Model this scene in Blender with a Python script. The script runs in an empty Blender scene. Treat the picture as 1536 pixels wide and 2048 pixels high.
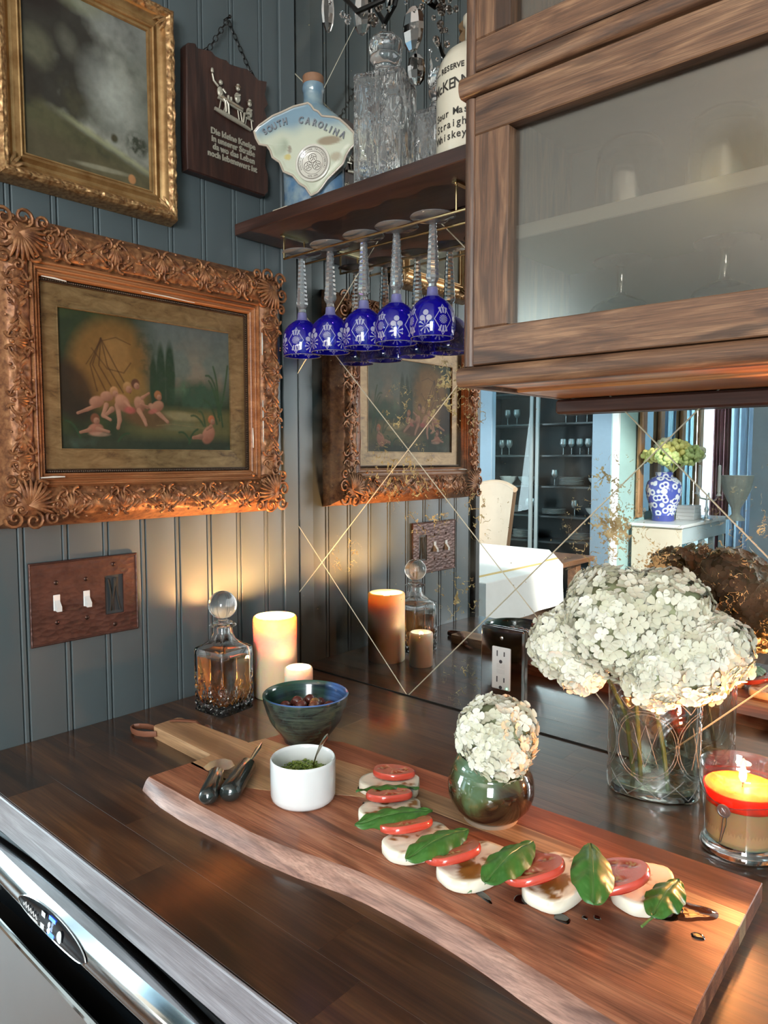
import bpy, math, random
import numpy as np
from mathutils import Vector, Matrix, noise
random.seed(7)
R = math.radians; PI = math.pi
S = bpy.context.scene
COL = S.collection

# ------------------------------------------------------------------ camera, world, lights, exposure
cam_d = bpy.data.cameras.new('camera'); cam = bpy.data.objects.new('camera', cam_d); COL.objects.link(cam)
yaw, pitch = -0.7258, -0.0751
fw = Vector((math.sin(yaw)*math.cos(pitch), math.cos(yaw)*math.cos(pitch), math.sin(pitch)))
cam.location = (1.079, -0.9585, 0.4175)
cam.rotation_euler = fw.to_track_quat('-Z', 'Y').to_euler()
cam_d.sensor_fit = 'HORIZONTAL'; cam_d.sensor_width = 36; cam_d.lens = 36*1449.0/1536; cam_d.clip_start = 0.02
S.camera = cam

W = bpy.data.worlds.new('world'); S.world = W; W.use_nodes = True
W.node_tree.nodes['Background'].inputs[0].default_value = (0.62, 0.82, 1.0, 1)
W.node_tree.nodes['Background'].inputs[1].default_value = 1.6

S.view_settings.view_transform = 'Standard'; S.view_settings.look = 'None'; S.view_settings.gamma = 1
S.view_settings.use_curve_mapping = False
S.view_settings.exposure = 1.1
cy = S.cycles
cy.use_denoising = True
cy.caustics_reflective = False; cy.caustics_refractive = False
cy.sample_clamp_indirect = 3.0; cy.sample_clamp_direct = 0
cy.blur_glossy = 0.5
cy.max_bounces = 14; cy.transmission_bounces = 12; cy.transparent_max_bounces = 20; cy.glossy_bounces = 8; cy.diffuse_bounces = 4

def lamp(name, kind, loc, aim, power, color, size=(1, 1), **k):
    d = bpy.data.lights.new(name, kind); d.energy = power; d.color = color
    if kind == 'AREA': d.shape = 'RECTANGLE'; d.size, d.size_y = size
    if kind in ('SPOT', 'POINT'): d.shadow_soft_size = size[0]
    for a, b in k.items(): setattr(d, a, b)
    o = bpy.data.objects.new(name, d); COL.objects.link(o); o.location = loc
    if aim is not None: o.rotation_euler = (Vector(aim)-Vector(loc)).to_track_quat('-Z', 'Y').to_euler()
    return o
LW = (0.72, 0.92, 1.0)
lamp('kitchen_window_light', 'AREA', (2.25, -2.6, 0.55), (0.4, -0.3, 0.2), 50, (0.95, 0.97, 1.0), (1.1, 1.1))
lamp('added_ceiling_fill', 'AREA', (1.35, -3.4, 0.75), (1.25, -3.3, 1.5), 34, (1.0, 0.95, 0.88), (1.6, 1.6))  # unseen lamp added to brighten the ceiling reflected in the cabinet panes
lamp('dining_window_light', 'AREA', (-1.9, -6.0, 0.6), (-1.0, -2.0, 0.3), 420, LW, (1.3, 1.3))
lamp('side_window_light', 'AREA', (-3.4, -2.6, 0.5), (0.0, -1.8, 0.1), 50, LW, (1.4, 1.4))
lamp('sunbeam', 'SPOT', (2.2, -1.5, 1.35), (-1.0, -3.5, -0.2), 900, (1.0, 0.95, 0.85), (0.02,), spot_size=R(34), spot_blend=0.4)

# ------------------------------------------------------------------ node helpers
class NT:
    def __init__(s, name):
        s.m = bpy.data.materials.new(name); s.m.use_nodes = True; s.t = s.m.node_tree
        s.b = s.t.nodes['Principled BSDF']; s.out = s.t.nodes['Material Output']
    def n(s, ty, **k):
        x = s.t.nodes.new('ShaderNode'+ty)
        for a, v in k.items():
            if a.startswith('i_'): x.inputs[int(a[2:])].default_value = v
            else: setattr(x, a, v)
        return x
    def l(s, a, b): s.t.links.new(a, b)
    def tc(s, kind='Object'): return s.n('TexCoord').outputs[kind]
    def mapping(s, vec, scale=(1, 1, 1), rot=(0, 0, 0), loc=None):
        m = s.n('Mapping'); m.inputs['Scale'].default_value = scale; m.inputs['Rotation'].default_value = rot
        s.l(vec, m.inputs['Vector'])
        if loc is not None: s.l(loc, m.inputs['Location'])
        return m.outputs[0]
    def noise(s, vec, scale, detail=3, rough=.55, dist=0):
        x = s.n('TexNoise'); x.inputs['Scale'].default_value = scale; x.inputs['Detail'].default_value = detail
        x.inputs['Roughness'].default_value = rough; x.inputs['Distortion'].default_value = dist; s.l(vec, x.inputs['Vector'])
        return x.outputs['Fac']
    def ramp(s, fac, stops, interp='LINEAR'):
        x = s.n('ValToRGB'); x.color_ramp.interpolation = interp; e = x.color_ramp.elements
        while len(e) < len(stops): e.new(0.5)
        for i, (p, c) in enumerate(stops):
            e[i].position = p; e[i].color = (c[0], c[1], c[2], 1) if hasattr(c, '__len__') else (c, c, c, 1)
        s.l(fac, x.inputs[0]); return x.outputs[0]
    def math(s, op, a, b=None, c=None, clamp=False):
        x = s.n('Math', operation=op, use_clamp=clamp)
        for i, v in enumerate((a, b, c)):
            if v is None: continue
            if isinstance(v, (int, float)): x.inputs[i].default_value = v
            else: s.l(v, x.inputs[i])
        return x.outputs[0]
    def mix(s, fac, a, b, mode='MIX'):
        x = s.n('Mix', data_type='RGBA', blend_type=mode)
        for i, v in ((0, fac), (6, a), (7, b)):
            if isinstance(v, (int, float)): x.inputs[i].default_value = v
            elif isinstance(v, tuple): x.inputs[i].default_value = (v[0], v[1], v[2], 1)
            else: s.l(v, x.inputs[i])
        return x.outputs[2]
    def sep(s, v):
        x = s.n('SeparateXYZ'); s.l(v, x.inputs[0]); return x.outputs
    def bump(s, h, strength=.3, dist=.001):
        x = s.n('Bump'); x.inputs['Strength'].default_value = strength; x.inputs['Distance'].default_value = dist
        s.l(h, x.inputs['Height']); s.l(x.outputs[0], s.b.inputs['Normal']); return x
    def set(s, **k):
        M = dict(col='Base Color', rough='Roughness', metal='Metallic', coat='Coat Weight', coatr='Coat Roughness', trans='Transmission Weight',
                 ior='IOR', sss='Subsurface Weight', sssr='Subsurface Radius', ssss='Subsurface Scale', emit='Emission Color', es='Emission Strength',
                 spec='Specular IOR Level', sheen='Sheen Weight', alpha='Alpha')
        for a, v in k.items():
            i = s.b.inputs[M[a]]
            if isinstance(v, (int, float)): i.default_value = v
            elif isinstance(v, tuple): i.default_value = (v[0], v[1], v[2], 1) if len(i.default_value) == 4 else v
            else: s.l(v, i)
        return s

def plain(name, col, rough=.5, metal=0, nz=0.0, nscale=40, bump=0.0, bscale=200, **k):
    m = NT(name); tc = m.tc()
    if nz:
        f = m.noise(tc, nscale, 4)
        m.set(col=m.mix(f, tuple(c*(1-nz) for c in col), tuple(min(1, c*(1+nz)) for c in col)))
    else: m.set(col=tuple(col))
    m.set(rough=rough, metal=metal, **k)
    if bump: m.bump(m.noise(tc, bscale, 4), bump, .0006)
    return m.m

def wood(name, dark, mid, light, along='x', scale=1.0, rough=.4, coat=0, coatr=.1, rand=.25, contrast=(.3, .7), bump=.15, streak=1.0, coords='Object'):
    m = NT(name); tc = m.tc(coords)
    oi = m.n('ObjectInfo').outputs['Random']
    cmb = m.n('CombineXYZ')
    for i, mul in enumerate((7.3, 13.1, 5.7)): m.l(m.math('MULTIPLY', oi, mul*(1 if rand else 0)), cmb.inputs[i])
    st = {'x': (1.2, 11, 11), 'y': (11, 1.2, 11), 'z': (11, 11, 1.2)}[along]
    v = m.mapping(tc, tuple(a*scale for a in st), loc=cmb.outputs[0])
    g1 = m.noise(v, 3.0*streak, 6, .6, .9)
    v2 = m.mapping(tc, tuple(a*scale*(1 if a < 5 else 6) for a in st), loc=cmb.outputs[0])
    g2 = m.noise(v2, 6, 4, .6)
    v3 = m.mapping(tc, tuple(a*scale*.35 for a in st), loc=cmb.outputs[0])
    g3 = m.noise(v3, 3, 3, .5, 1.6)
    c = m.ramp(g1, [(contrast[0], dark), (.5, mid), (contrast[1], light)])
    c = m.mix(m.ramp(g2, [(.38, .45), (.6, 0)]), c, tuple(x*.45 for x in dark))
    c = m.mix(m.ramp(g3, [(.56, 0), (.66, .75)]), c, tuple(x*.55 for x in dark))
    br = m.math('MULTIPLY_ADD', oi, rand*2, 1-rand)
    hs = m.n('HueSaturation'); m.l(c, hs.inputs['Color']); m.l(br, hs.inputs['Value'])
    m.set(col=hs.outputs[0], rough=rough, coat=coat, coatr=coatr)
    if bump: m.bump(m.math('ADD', g2, m.math('MULTIPLY', g1, .6)), bump, .0008)
    return m.m

def vcol(name, rough=.5, bump=0, bscale=300, metal=0, attr='Col', coat=0, **k):
    m = NT(name); a = m.n('Attribute', attribute_name=attr)
    m.set(col=a.outputs['Color'], rough=rough, metal=metal, coat=coat, **k)
    if bump: m.bump(m.noise(m.tc(), bscale, 4), bump, .0004)
    return m.m

def thin_glass(name, tint=(1, 1, 1), rough=.02, gcol=(1, 1, 1), ior=1.5, boost=1.0):
    m = NT(name); t = m.n('BsdfTransparent'); t.inputs[0].default_value = (*tint, 1)
    g = m.n('BsdfGlossy'); g.inputs['Roughness'].default_value = rough; g.inputs[0].default_value = (*gcol, 1)
    f = m.n('LayerWeight'); f.inputs[0].default_value = .5
    r0 = ((ior-1)/(ior+1))**2
    fr = m.math('MULTIPLY_ADD', m.math('POWER', f.outputs['Facing'], 5), 1-r0, r0)
    mx = m.n('MixShader'); m.l(m.math('MULTIPLY', fr, boost, clamp=True), mx.inputs[0]); m.l(t.outputs[0], mx.inputs[1]); m.l(g.outputs[0], mx.inputs[2])
    m.l(mx.outputs[0], m.out.inputs[0]); m.t.nodes.remove(m.b); return m.m

def glass(name, col=(1, 1, 1), rough=0.0, ior=1.5, bump=0, bscale=60):
    m = NT(name); m.set(col=col, rough=rough, trans=1.0, ior=ior)
    if bump: m.bump(m.noise(m.tc(), bscale, 3), bump, .002)
    return m.m

def whitened_glass(name, amt, col):  # white diffuse mixed into the glass stands in for its sparkle
    m = NT(name); m.set(col=(.97, .98, .98), rough=0.0, trans=1.0, ior=1.52)
    d = m.n('BsdfDiffuse'); d.inputs[0].default_value = (*col, 1); mx = m.n('MixShader'); mx.inputs[0].default_value = amt
    m.l(m.b.outputs[0], mx.inputs[1]); m.l(d.outputs[0], mx.inputs[2]); m.l(mx.outputs[0], m.out.inputs[0]); return m.m

# ------------------------------------------------------------------ mesh builder
class MB:
    def __init__(s): s.v = []; s.f = []; s.mi = []; s.vc = []; s.cur = 0
    def add(s, vs, fs, col=None):
        o = len(s.v); s.v += [tuple(p) for p in vs]; s.f += [tuple(i+o for i in f) for f in fs]; s.mi += [s.cur]*len(fs)
        if col is not None:
            while len(s.vc) < o: s.vc.append((1, 1, 1))
            s.vc += col if isinstance(col, list) else [col]*len(vs)
        return s
    def xf(s, M, start=0):
        for i in range(start, len(s.v)): s.v[i] = tuple(M @ Vector(s.v[i]))
        return s
    def box(s, x0, x1, y0, y1, z0, z1, b=0.0):
        if x0 > x1: x0, x1 = x1, x0
        if y0 > y1: y0, y1 = y1, y0
        if z0 > z1: z0, z1 = z1, z0
        b = min(b, (x1-x0)*.45, (y1-y0)*.45, (z1-z0)*.45)
        if b <= 0:
            vs = [(x, y, z) for z in (z0, z1) for y in (y0, y1) for x in (x0, x1)]
            return s.add(vs, [(0, 2, 3, 1), (4, 5, 7, 6), (0, 1, 5, 4), (1, 3, 7, 5), (3, 2, 6, 7), (2, 0, 4, 6)])
        vs = []; idx = {}
        for sx in (0, 1):
            for sy in (0, 1):
                for sz in (0, 1):
                    X = (x0, x1)[sx]; Y = (y0, y1)[sy]; Z = (z0, z1)[sz]
                    dx, dy, dz = (b, -b)[sx], (b, -b)[sy], (b, -b)[sz]
                    for k, p in enumerate(((X, Y+dy, Z+dz), (X+dx, Y, Z+dz), (X+dx, Y+dy, Z))):
                        idx[sx, sy, sz, k] = len(vs); vs.append(p)
        I = idx; fs = []
        for a in (0, 1):
            q = [I[a, 0, 0, 0], I[a, 1, 0, 0], I[a, 1, 1, 0], I[a, 0, 1, 0]]; fs.append(q if a else q[::-1])
            q = [I[0, a, 0, 1], I[0, a, 1, 1], I[1, a, 1, 1], I[1, a, 0, 1]]; fs.append(q if a else q[::-1])
            q = [I[0, 0, a, 2], I[1, 0, a, 2], I[1, 1, a, 2], I[0, 1, a, 2]]; fs.append(q if a else q[::-1])
        for a in (0, 1):
            for c in (0, 1):
                q = [I[a, c, 0, 0], I[a, c, 1, 0], I[a, c, 1, 1], I[a, c, 0, 1]]; fs.append(q if a == c else q[::-1])
                q = [I[a, 0, c, 0], I[a, 1, c, 0], I[a, 1, c, 2], I[a, 0, c, 2]]; fs.append(q if a != c else q[::-1])
                q = [I[0, a, c, 1], I[1, a, c, 1], I[1, a, c, 2], I[0, a, c, 2]]; fs.append(q if a == c else q[::-1])
        for sx in (0, 1):
            for sy in (0, 1):
                for sz in (0, 1):
                    q = [I[sx, sy, sz, 0], I[sx, sy, sz, 1], I[sx, sy, sz, 2]]; fs.append(q if (sx+sy+sz) % 2 else q[::-1])
        return s.add(vs, fs)
    def lathe(s, prof, n=32, c=(0, 0, 0), ax=1, ay=1, sq=2.0, rot=0, disp=None, cap0=False, cap1=False, twist=0, col=None):
        o = len(s.v); vs = []; cols = [] if col else None
        for r, z in prof:
            for k in range(n):
                t = 2*PI*k/n
                ct, st_ = math.cos(t), math.sin(t)
                q = 1.0 if sq == 2 else (abs(ct)**sq+abs(st_)**sq)**(-1/sq)
                rr = r*q
                if disp: rr += disp(t, z, r)
                x, y = rr*ct*ax, rr*st_*ay
                cr, sr = math.cos(rot), math.sin(rot)
                vs.append((c[0]+x*cr-y*sr, c[1]+x*sr+y*cr, c[2]+z))
                if col: cols.append(col(t, z, r))
        fs = []
        for i in range(len(prof)-1):
            for k in range(n):
                a, b = i*n+k, i*n+(k+1) % n
                fs.append((a, b, b+n, a+n))
        if cap0: fs.append(tuple(range(n))[::-1])
        if cap1: fs.append(tuple(range((len(prof)-1)*n, len(prof)*n)))
        return s.add(vs, fs, cols)
    def tube(s, pts, r, n=8, closed=False, flat=1.0, up=None):
        P = [Vector(p) for p in pts]; m = len(P); rad = r if hasattr(r, '__len__') else [r]*m
        vs = []; prev = None
        for i in range(m):
            if closed: T = P[(i+1) % m]-P[i-1]
            else: T = P[min(i+1, m-1)]-P[max(i-1, 0)]
            if T.length < 1e-9: T = Vector((0, 0, 1))
            T.normalize()
            if up is not None: N = T.cross(Vector(up))
            elif prev is None: N = T.cross(Vector((0, 0, 1)) if abs(T.z) < .9 else Vector((1, 0, 0)))
            else: N = prev-T*prev.dot(T)
            if N.length < 1e-6: N = T.orthogonal()
            N.normalize(); prev = N; B = T.cross(N)
            for k in range(n):
                a = 2*PI*k/n; vs.append(P[i]+(N*math.cos(a)+B*math.sin(a)*flat)*rad[i])
        fs = []
        for i in range(m if closed else m-1):
            for k in range(n):
                a = i*n+k; b = i*n+(k+1) % n; c = ((i+1) % m)*n
                fs.append((a, b, c+(k+1) % n, c+k))
        if not closed: fs += [tuple(range(n))[::-1], tuple(range((m-1)*n, m*n))]
        return s.add(vs, fs)
    def prism(s, poly, z0, z1, plane='xy', inset=0.0):
        n = len(poly)
        def P(a, b, c):
            return {'xy': (a, b, c), 'yz': (c, a, b), 'xz': (a, c, b)}[plane]
        cx = sum(p[0] for p in poly)/n; cy_ = sum(p[1] for p in poly)/n
        def ins(p, k):
            d = math.hypot(p[0]-cx, p[1]-cy_) or 1; return (p[0]-(p[0]-cx)/d*k, p[1]-(p[1]-cy_)/d*k)
        if inset:
            zb = z1-inset*(1 if z1 > z0 else -1)
            rings = [[P(*p, z0) for p in poly], [P(*p, zb) for p in poly], [P(*ins(p, inset), z1) for p in poly]]
        else: rings = [[P(*p, z0) for p in poly], [P(*p, z1) for p in poly]]
        vs = [q for r_ in rings for q in r_]; fs = [tuple(range(n))[::-1], tuple(range((len(rings)-1)*n, len(rings)*n))]
        for i in range(len(rings)-1):
            for k in range(n): fs.append((i*n+k, i*n+(k+1) % n, (i+1)*n+(k+1) % n, (i+1)*n+k))
        return s.add(vs, fs)
    def grid(s, fn, nu, nv, closed_u=False, col=None):
        vs = []; cs = []
        for j in range(nv+1):
            for i in range(nu+(0 if closed_u else 1)):
                vs.append(fn(i/nu, j/nv))
                if col: cs.append(col(i/nu, j/nv))
        w = nu if closed_u else nu+1; fs = []
        for j in range(nv):
            for i in range(nu):
                a = j*w+i; b = j*w+(i+1) % w; fs.append((a, b, b+w, a+w))
        return s.add(vs, fs, cs if col else None)
    def ball(s, c, r, n=10, m=7, sc=(1, 1, 1)):
        prof = []; vs = [(c[0], c[1], c[2]-r*sc[2])]
        for j in range(1, m):
            a = -PI/2+PI*j/m
            for k in range(n):
                t = 2*PI*k/n; vs.append((c[0]+r*sc[0]*math.cos(a)*math.cos(t), c[1]+r*sc[1]*math.cos(a)*math.sin(t), c[2]+r*sc[2]*math.sin(a)))
        vs.append((c[0], c[1], c[2]+r*sc[2])); fs = []
        for k in range(n):
            fs.append((0, 1+(k+1) % n, 1+k))
            for j in range(m-2):
                a = 1+j*n+k; b = 1+j*n+(k+1) % n; fs.append((a, b, b+n, a+n))
            a = 1+(m-2)*n; fs.append((a+k, a+(k+1) % n, len(vs)-1))
        return s.add(vs, fs)
    def text(s, body, size, M, ext=.0005, offset=0.0, align='CENTER', bevel=0.0):
        cu = bpy.data.curves.new('t', 'FONT'); cu.body = body; cu.size = size; cu.extrude = ext; cu.offset = offset
        cu.align_x = align; cu.align_y = 'CENTER'; cu.resolution_u = 3; cu.bevel_depth = bevel
        o = bpy.data.objects.new('t', cu); COL.objects.link(o)
        dg = bpy.context.evaluated_depsgraph_get(); me = bpy.data.meshes.new_from_object(o.evaluated_get(dg))
        s.add([M @ v.co for v in me.vertices], [tuple(p.vertices) for p in me.polygons])
        bpy.data.objects.remove(o); bpy.data.curves.remove(cu); bpy.data.meshes.remove(me); return s
    def build(s, name, mats, parent=None, smooth=40, loc=None, label=None):
        me = bpy.data.meshes.new(name); me.from_pydata(s.v, [], s.f)
        if not isinstance(mats, (list, tuple)): mats = [mats]
        for m in mats: me.materials.append(m)
        if len(mats) > 1: me.polygons.foreach_set('material_index', s.mi)
        if s.vc:
            a = me.color_attributes.new('Col', 'FLOAT_COLOR', 'POINT')
            arr = np.ones((len(s.v), 4), dtype=np.float32); arr[:len(s.vc), :3] = np.array(s.vc, dtype=np.float32); a.data.foreach_set('color', arr.ravel())
        me.update()
        if smooth: me.shade_smooth(); me.set_sharp_from_angle(angle=R(smooth))
        o = bpy.data.objects.new(name, me); COL.objects.link(o)
        if parent is not None: o.parent = parent
        if loc is not None: o.location = loc
        if label: o['label'] = label
        return o
def tag(o, label=None, cat=None, group=None, kind=None):
    for k, v in (('label', label), ('category', cat), ('group', group), ('kind', kind)):
        if v: o[k] = v
    return o
def empty(name, loc=(0, 0, 0), rz=0, label=None, cat=None, group=None, kind=None):
    o = bpy.data.objects.new(name, None); COL.objects.link(o); o.location = loc; o.rotation_euler = (0, 0, rz); o.empty_display_size = .05
    return tag(o, label, cat, group, kind)
def copy_tree(o, parent=None):
    c = o.copy(); COL.objects.link(c)
    if parent is not None: c.parent = parent
    for ch in [x for x in S.objects if x.parent == o]: copy_tree(ch, c)
    return c
def children(o): return [x for x in bpy.data.objects if x.parent == o]
def dup(root, loc, rz=0, label=None):
    def rec(a, par):
        c = a.copy(); COL.objects.link(c)
        if par is not None: c.parent = par
        for ch in children(a):
            if ch != c: rec(ch, c)
        return c
    r = rec(root, None); r.location = loc; r.rotation_euler = (0, 0, rz)
    if label: r['label'] = label
    return r
def smooth01(x): x = max(0, min(1, x)); return x*x*(3-2*x)
def lerp(a, b, t): return a+(b-a)*t

# ------------------------------------------------------------------ materials
M_wall = plain('blue_grey_paint', (.088, .108, .113), .42, nz=.05, nscale=12, bump=.05, bscale=300)
M_ceil = plain('ceiling_paint', (.62, .60, .57), .8, nz=.06, nscale=1.2)
M_floor = wood('floor_wood', (.10, .045, .02), (.17, .08, .04), (.25, .13, .07), 'y', .6, .35, rand=.15)
M_white = plain('white_paint', (.72, .76, .80), .5, nz=.03)
M_bluetrim = plain('pale_blue_trim', (.20, .30, .40), .45, nz=.04)
M_room = plain('room_paint', (.42, .48, .50), .7, nz=.05, nscale=2)
M_teal = plain('pale_teal_paint', (.35, .55, .56), .7, nz=.15, nscale=3)
M_counter = wood('counter_wood', (.026, .0090, .0032), (.072, .027, .0090), (.145, .062, .022), 'x', 1.0, .40, coat=.9, coatr=.13, rand=.30, bump=.10)
M_edge = wood('counter_edge_sheen_wood', (.22, .21, .23), (.33, .32, .35), (.46, .45, .49), 'x', 2.0, .28, coat=1.0, coatr=.16, rand=0, bump=.2)  # bluish window reflection on the front face is put into this pale colour
M_shelf = wood('shelf_wood', (.038, .015, .010), (.062, .026, .018), (.09, .042, .03), 'x', 1.2, .45, coat=.15, rand=0, bump=.12)
M_cabx = wood('cabinet_wood_rail', (.060, .027, .015), (.165, .076, .038), (.30, .155, .080), 'x', 2.3, .42, coat=.15, coatr=.3, rand=.10, bump=.3)
M_cabz = wood('cabinet_wood_stile', (.060, .027, .015), (.165, .076, .038), (.30, .155, .080), 'z', 2.3, .42, coat=.15, coatr=.3, rand=.10, bump=.3)
M_cabu = wood('cabinet_underside_glow_wood', (.42, .17, .06), (.66, .30, .11), (.78, .42, .20), 'x', 1.0, .35, coat=.4, coatr=.15, rand=.1, bump=.1)  # warm candle light under the cabinet is put into this bright orange
M_cabin = plain('cabinet_inside_paint', (.10, .095, .085), .7, nz=.2, nscale=6)
M_black = plain('black_plastic', (.006, .006, .007), .35)
M_chrome = plain('chrome', (.80, .81, .82), .06, 1.0)
M_steel = plain('brushed_steel', (.70, .72, .74), .38, 1.0, nz=.05, nscale=10)
M_brass = plain('brass', (.62, .52, .30), .22, 1.0)
M_whiteplastic = plain('white_plastic', (.75, .75, .73), .25)
M_glass = glass('clear_glass')
M_thin = thin_glass('thin_clear_glass', (.96, .975, .97), .01)
M_pane = thin_glass('cabinet_pane_glass', (.78, .76, .72), .16, (1, .93, .85), boost=4.0)

# ------------------------------------------------------------------ mirror material
def mirror_material():
    m = NT('antiqued_mirror'); tc = m.tc('Object'); sx = m.sep(tc)
    def blob(x, z, r, a=1.0):
        d = m.math('SQRT', m.math('ADD', m.math('POWER', m.math('SUBTRACT', sx[0], x), 2), m.math('POWER', m.math('SUBTRACT', sx[2], z), 2)))
        return m.math('MULTIPLY', m.math('SUBTRACT', 1.0, m.math('DIVIDE', d, r), clamp=True), a)
    acc = None
    for b in ((.645, .324, .075, .5), (.70, .300, .06, .4), (.62, .27, .05, .5), (.2425, .387, .07, .75), (.32, .338, .06, 1.0), (.371, .54, .05, 1.0), (.36, .495, .05, .9),
              (.39, .19, .05, .9), (.13, .235, .05, .45), (.42, .48, .03, .8), (.65, .39, .04, 1.0), (.30, .40, .05, .7), (.26, .50, .05, .6), (.43, .33, .05, .7), (.86, .30, .12, .3), (.40, .05, .05, .5)):
        q = blob(*b); acc = q if acc is None else m.math('MAXIMUM', acc, q)
    v1 = m.noise(tc, 62, 4, .55, .6)
    ves = m.math('ABSOLUTE', m.math('SUBTRACT', v1, .5))
    thr = m.math('MULTIPLY', acc, .050)
    vein = m.math('LESS_THAN', ves, m.math('MULTIPLY', thr, m.math('GREATER_THAN', m.noise(tc, 34, 3), .50)))
    patch = m.math('GREATER_THAN', m.math('ADD', m.noise(tc, 160, 5, .7), m.math('MULTIPLY', m.math('MAXIMUM', blob(.655, .322, .075, 1.0), blob(.715, .275, .06, .9)), .40)), .80)
    speck = m.math('GREATER_THAN', m.noise(tc, 420, 2, .5), .755)
    speck2 = m.math('GREATER_THAN', m.noise(tc, 150, 2, .5), .75)
    mask = m.math('MAXIMUM', m.math('MAXIMUM', vein, patch), m.math('MAXIMUM', speck, speck2))
    g = m.n('BsdfGlossy'); g.inputs['Roughness'].default_value = .0
    g.inputs[0].default_value = (.70, .71, .70, 1)
    m.set(col=m.ramp(m.noise(tc, 60, 3), [(.4, (.20, .15, .06)), (.6, (.42, .36, .18))]), rough=.45, metal=.3)
    mx = m.n('MixShader'); m.l(mask, mx.inputs[0]); m.l(g.outputs[0], mx.inputs[1]); m.l(m.b.outputs[0], mx.inputs[2])
    # faint silvering haze
    d = m.n('BsdfDiffuse'); d.inputs[0].default_value = (.30, .29, .24, 1)
    mx2 = m.n('MixShader'); m.l(m.math('MULTIPLY', m.ramp(m.noise(tc, 14, 5, .6), [(.45, 0), (.75, 1)]), .14), mx2.inputs[0])
    m.l(mx.outputs[0], mx2.inputs[1]); m.l(d.outputs[0], mx2.inputs[2]); m.l(mx2.outputs[0], m.out.inputs[0])
    return m.m
M_mirror = mirror_material()
M_mirror_edge = plain('mirror_bevel_glint', (.70, .66, .52), .35, .35)  # glint of the tile bevels put in as pale cream colour

# ------------------------------------------------------------------ room shell
ZF, ZC = -0.93, 1.55
def struct(name, mb, mat, smooth=0): o = mb.build(name, mat, smooth=smooth); o['kind'] = 'structure'; return o
struct('floor', MB().box(-3.7, 2.5, -6.6, .15, ZF-.05, ZF), M_floor)
struct('ceiling', MB().box(-3.7, 2.5, -6.6, .15, ZC, ZC+.05), M_ceil)
struct('wall_right', MB().box(2.4, 2.5, -6.6, .15, ZF, ZC), M_teal)
b = MB().box(-3.7, -2.45, -6.6, -6.5, ZF, ZC).box(-1.15, 2.4, -6.6, -6.5, ZF, ZC).box(-2.45, -1.15, -6.6, -6.5, ZF, -.35).box(-2.45, -1.15, -6.6, -6.5, 1.15, ZC)
struct('wall_far', b, M_white)
struct('wall_dining', MB().box(-3.7, -3.6, -6.5, -.62, ZF, ZC), M_room)
struct('wall_behind_pantry', MB().box(-3.6, -.12, -.62, -.56, ZF, ZC), M_room)
struct('wall_dining_divider', MB().box(-1.385, -1.2, -5.9, -4.2, ZF, ZC), M_teal)
struct('trim_2', MB().box(-1.39, -1.235, -4.23, -4.199, ZF, ZC, .004).box(-1.34, -1.26, -4.24, -4.231, ZF, ZC, .003), M_bluetrim)
struct('trim_3', MB().box(-1.233, -1.185, -4.235, -4.197, ZF, ZC, .004), M_white)
struct('trim_4', MB().box(-2.43, -2.285, -4.26, -4.2, ZF, ZC, .004), M_bluetrim)
struct('wall_dining_corner', MB().box(-.69, 2.4, -5.85, -5.75, ZF, ZC), plain('pale_blue_wall', (.42, .55, .66), .6, nz=.03))

# left wall of beadboard planks
wl = empty('wall_left', (0, 0, 0), kind='structure')
core = MB().box(-.12, -.012, -.60, .0, ZF, ZC).build('wall_core', M_wall, wl, 0)
pw = .0643; edges = []
y = -.0385-.0465
ys = [-.0385]
k = -.0849
while k > -.61: ys.append(k); k -= pw
ys.append(-.60)
def plank_profile(y0, y1):   # y0 > y1; tongue side carries a bead
    p = [(y0, -.012), (y0, -.003), (y0-.0012, 0), (y1+.0125, 0), (y1+.0115, -.003), (y1+.0103, -.003), (y1+.0093, -.0012)]
    for q in range(5): a = PI/2-PI*q/4; p.append((y1+.0052-math.cos(a+PI/2)*.0038*-1*-1, -.0012+.0012*math.cos((q-2)*PI/4)))
    p += [(y1+.0012, -.003), (y1, -.003), (y1, -.012)]
    return p
for i in range(len(ys)-1):
    y0, y1 = ys[i]-.0002, ys[i+1]+.0002
    w = y0-y1
    if w < .02: pr = [(y0, -.012), (y0, 0), (y1, 0), (y1, -.012)]
    else:
        pr = [(y0, -.012), (y0, -.0045), (y0-.0009, -.0002), (y0-.0016, 0), (y1+.0106, 0), (y1+.0098, -.0004), (y1+.0090, -.0045), (y1+.0082, -.0045), (y1+.0072, -.0006), (y1+.0062, 0), (y1+.0022, 0), (y1+.0010, -.0006), (y1, -.0045), (y1, -.012)]
    mb = MB(); n_ = len(pr)
    mb.add([(x, yy, ZF) for yy, x in pr]+[(x, yy, ZC) for yy, x in pr], [(j, (j+1) % n_, (j+1) % n_+n_, j+n_) for j in range(n_)])
    mb.build('plank', M_wall, wl, 25)
struct('trim_1', MB().box(-.01, .0045, -.0385, -.001, ZF, ZC, .0015), M_wall, 30)
struct('trim_5', MB().box(-.14, .012, -.625, -.602, ZF, ZC, .003), plain('dark_trim', (.03, .028, .026), .5), 30)

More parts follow.
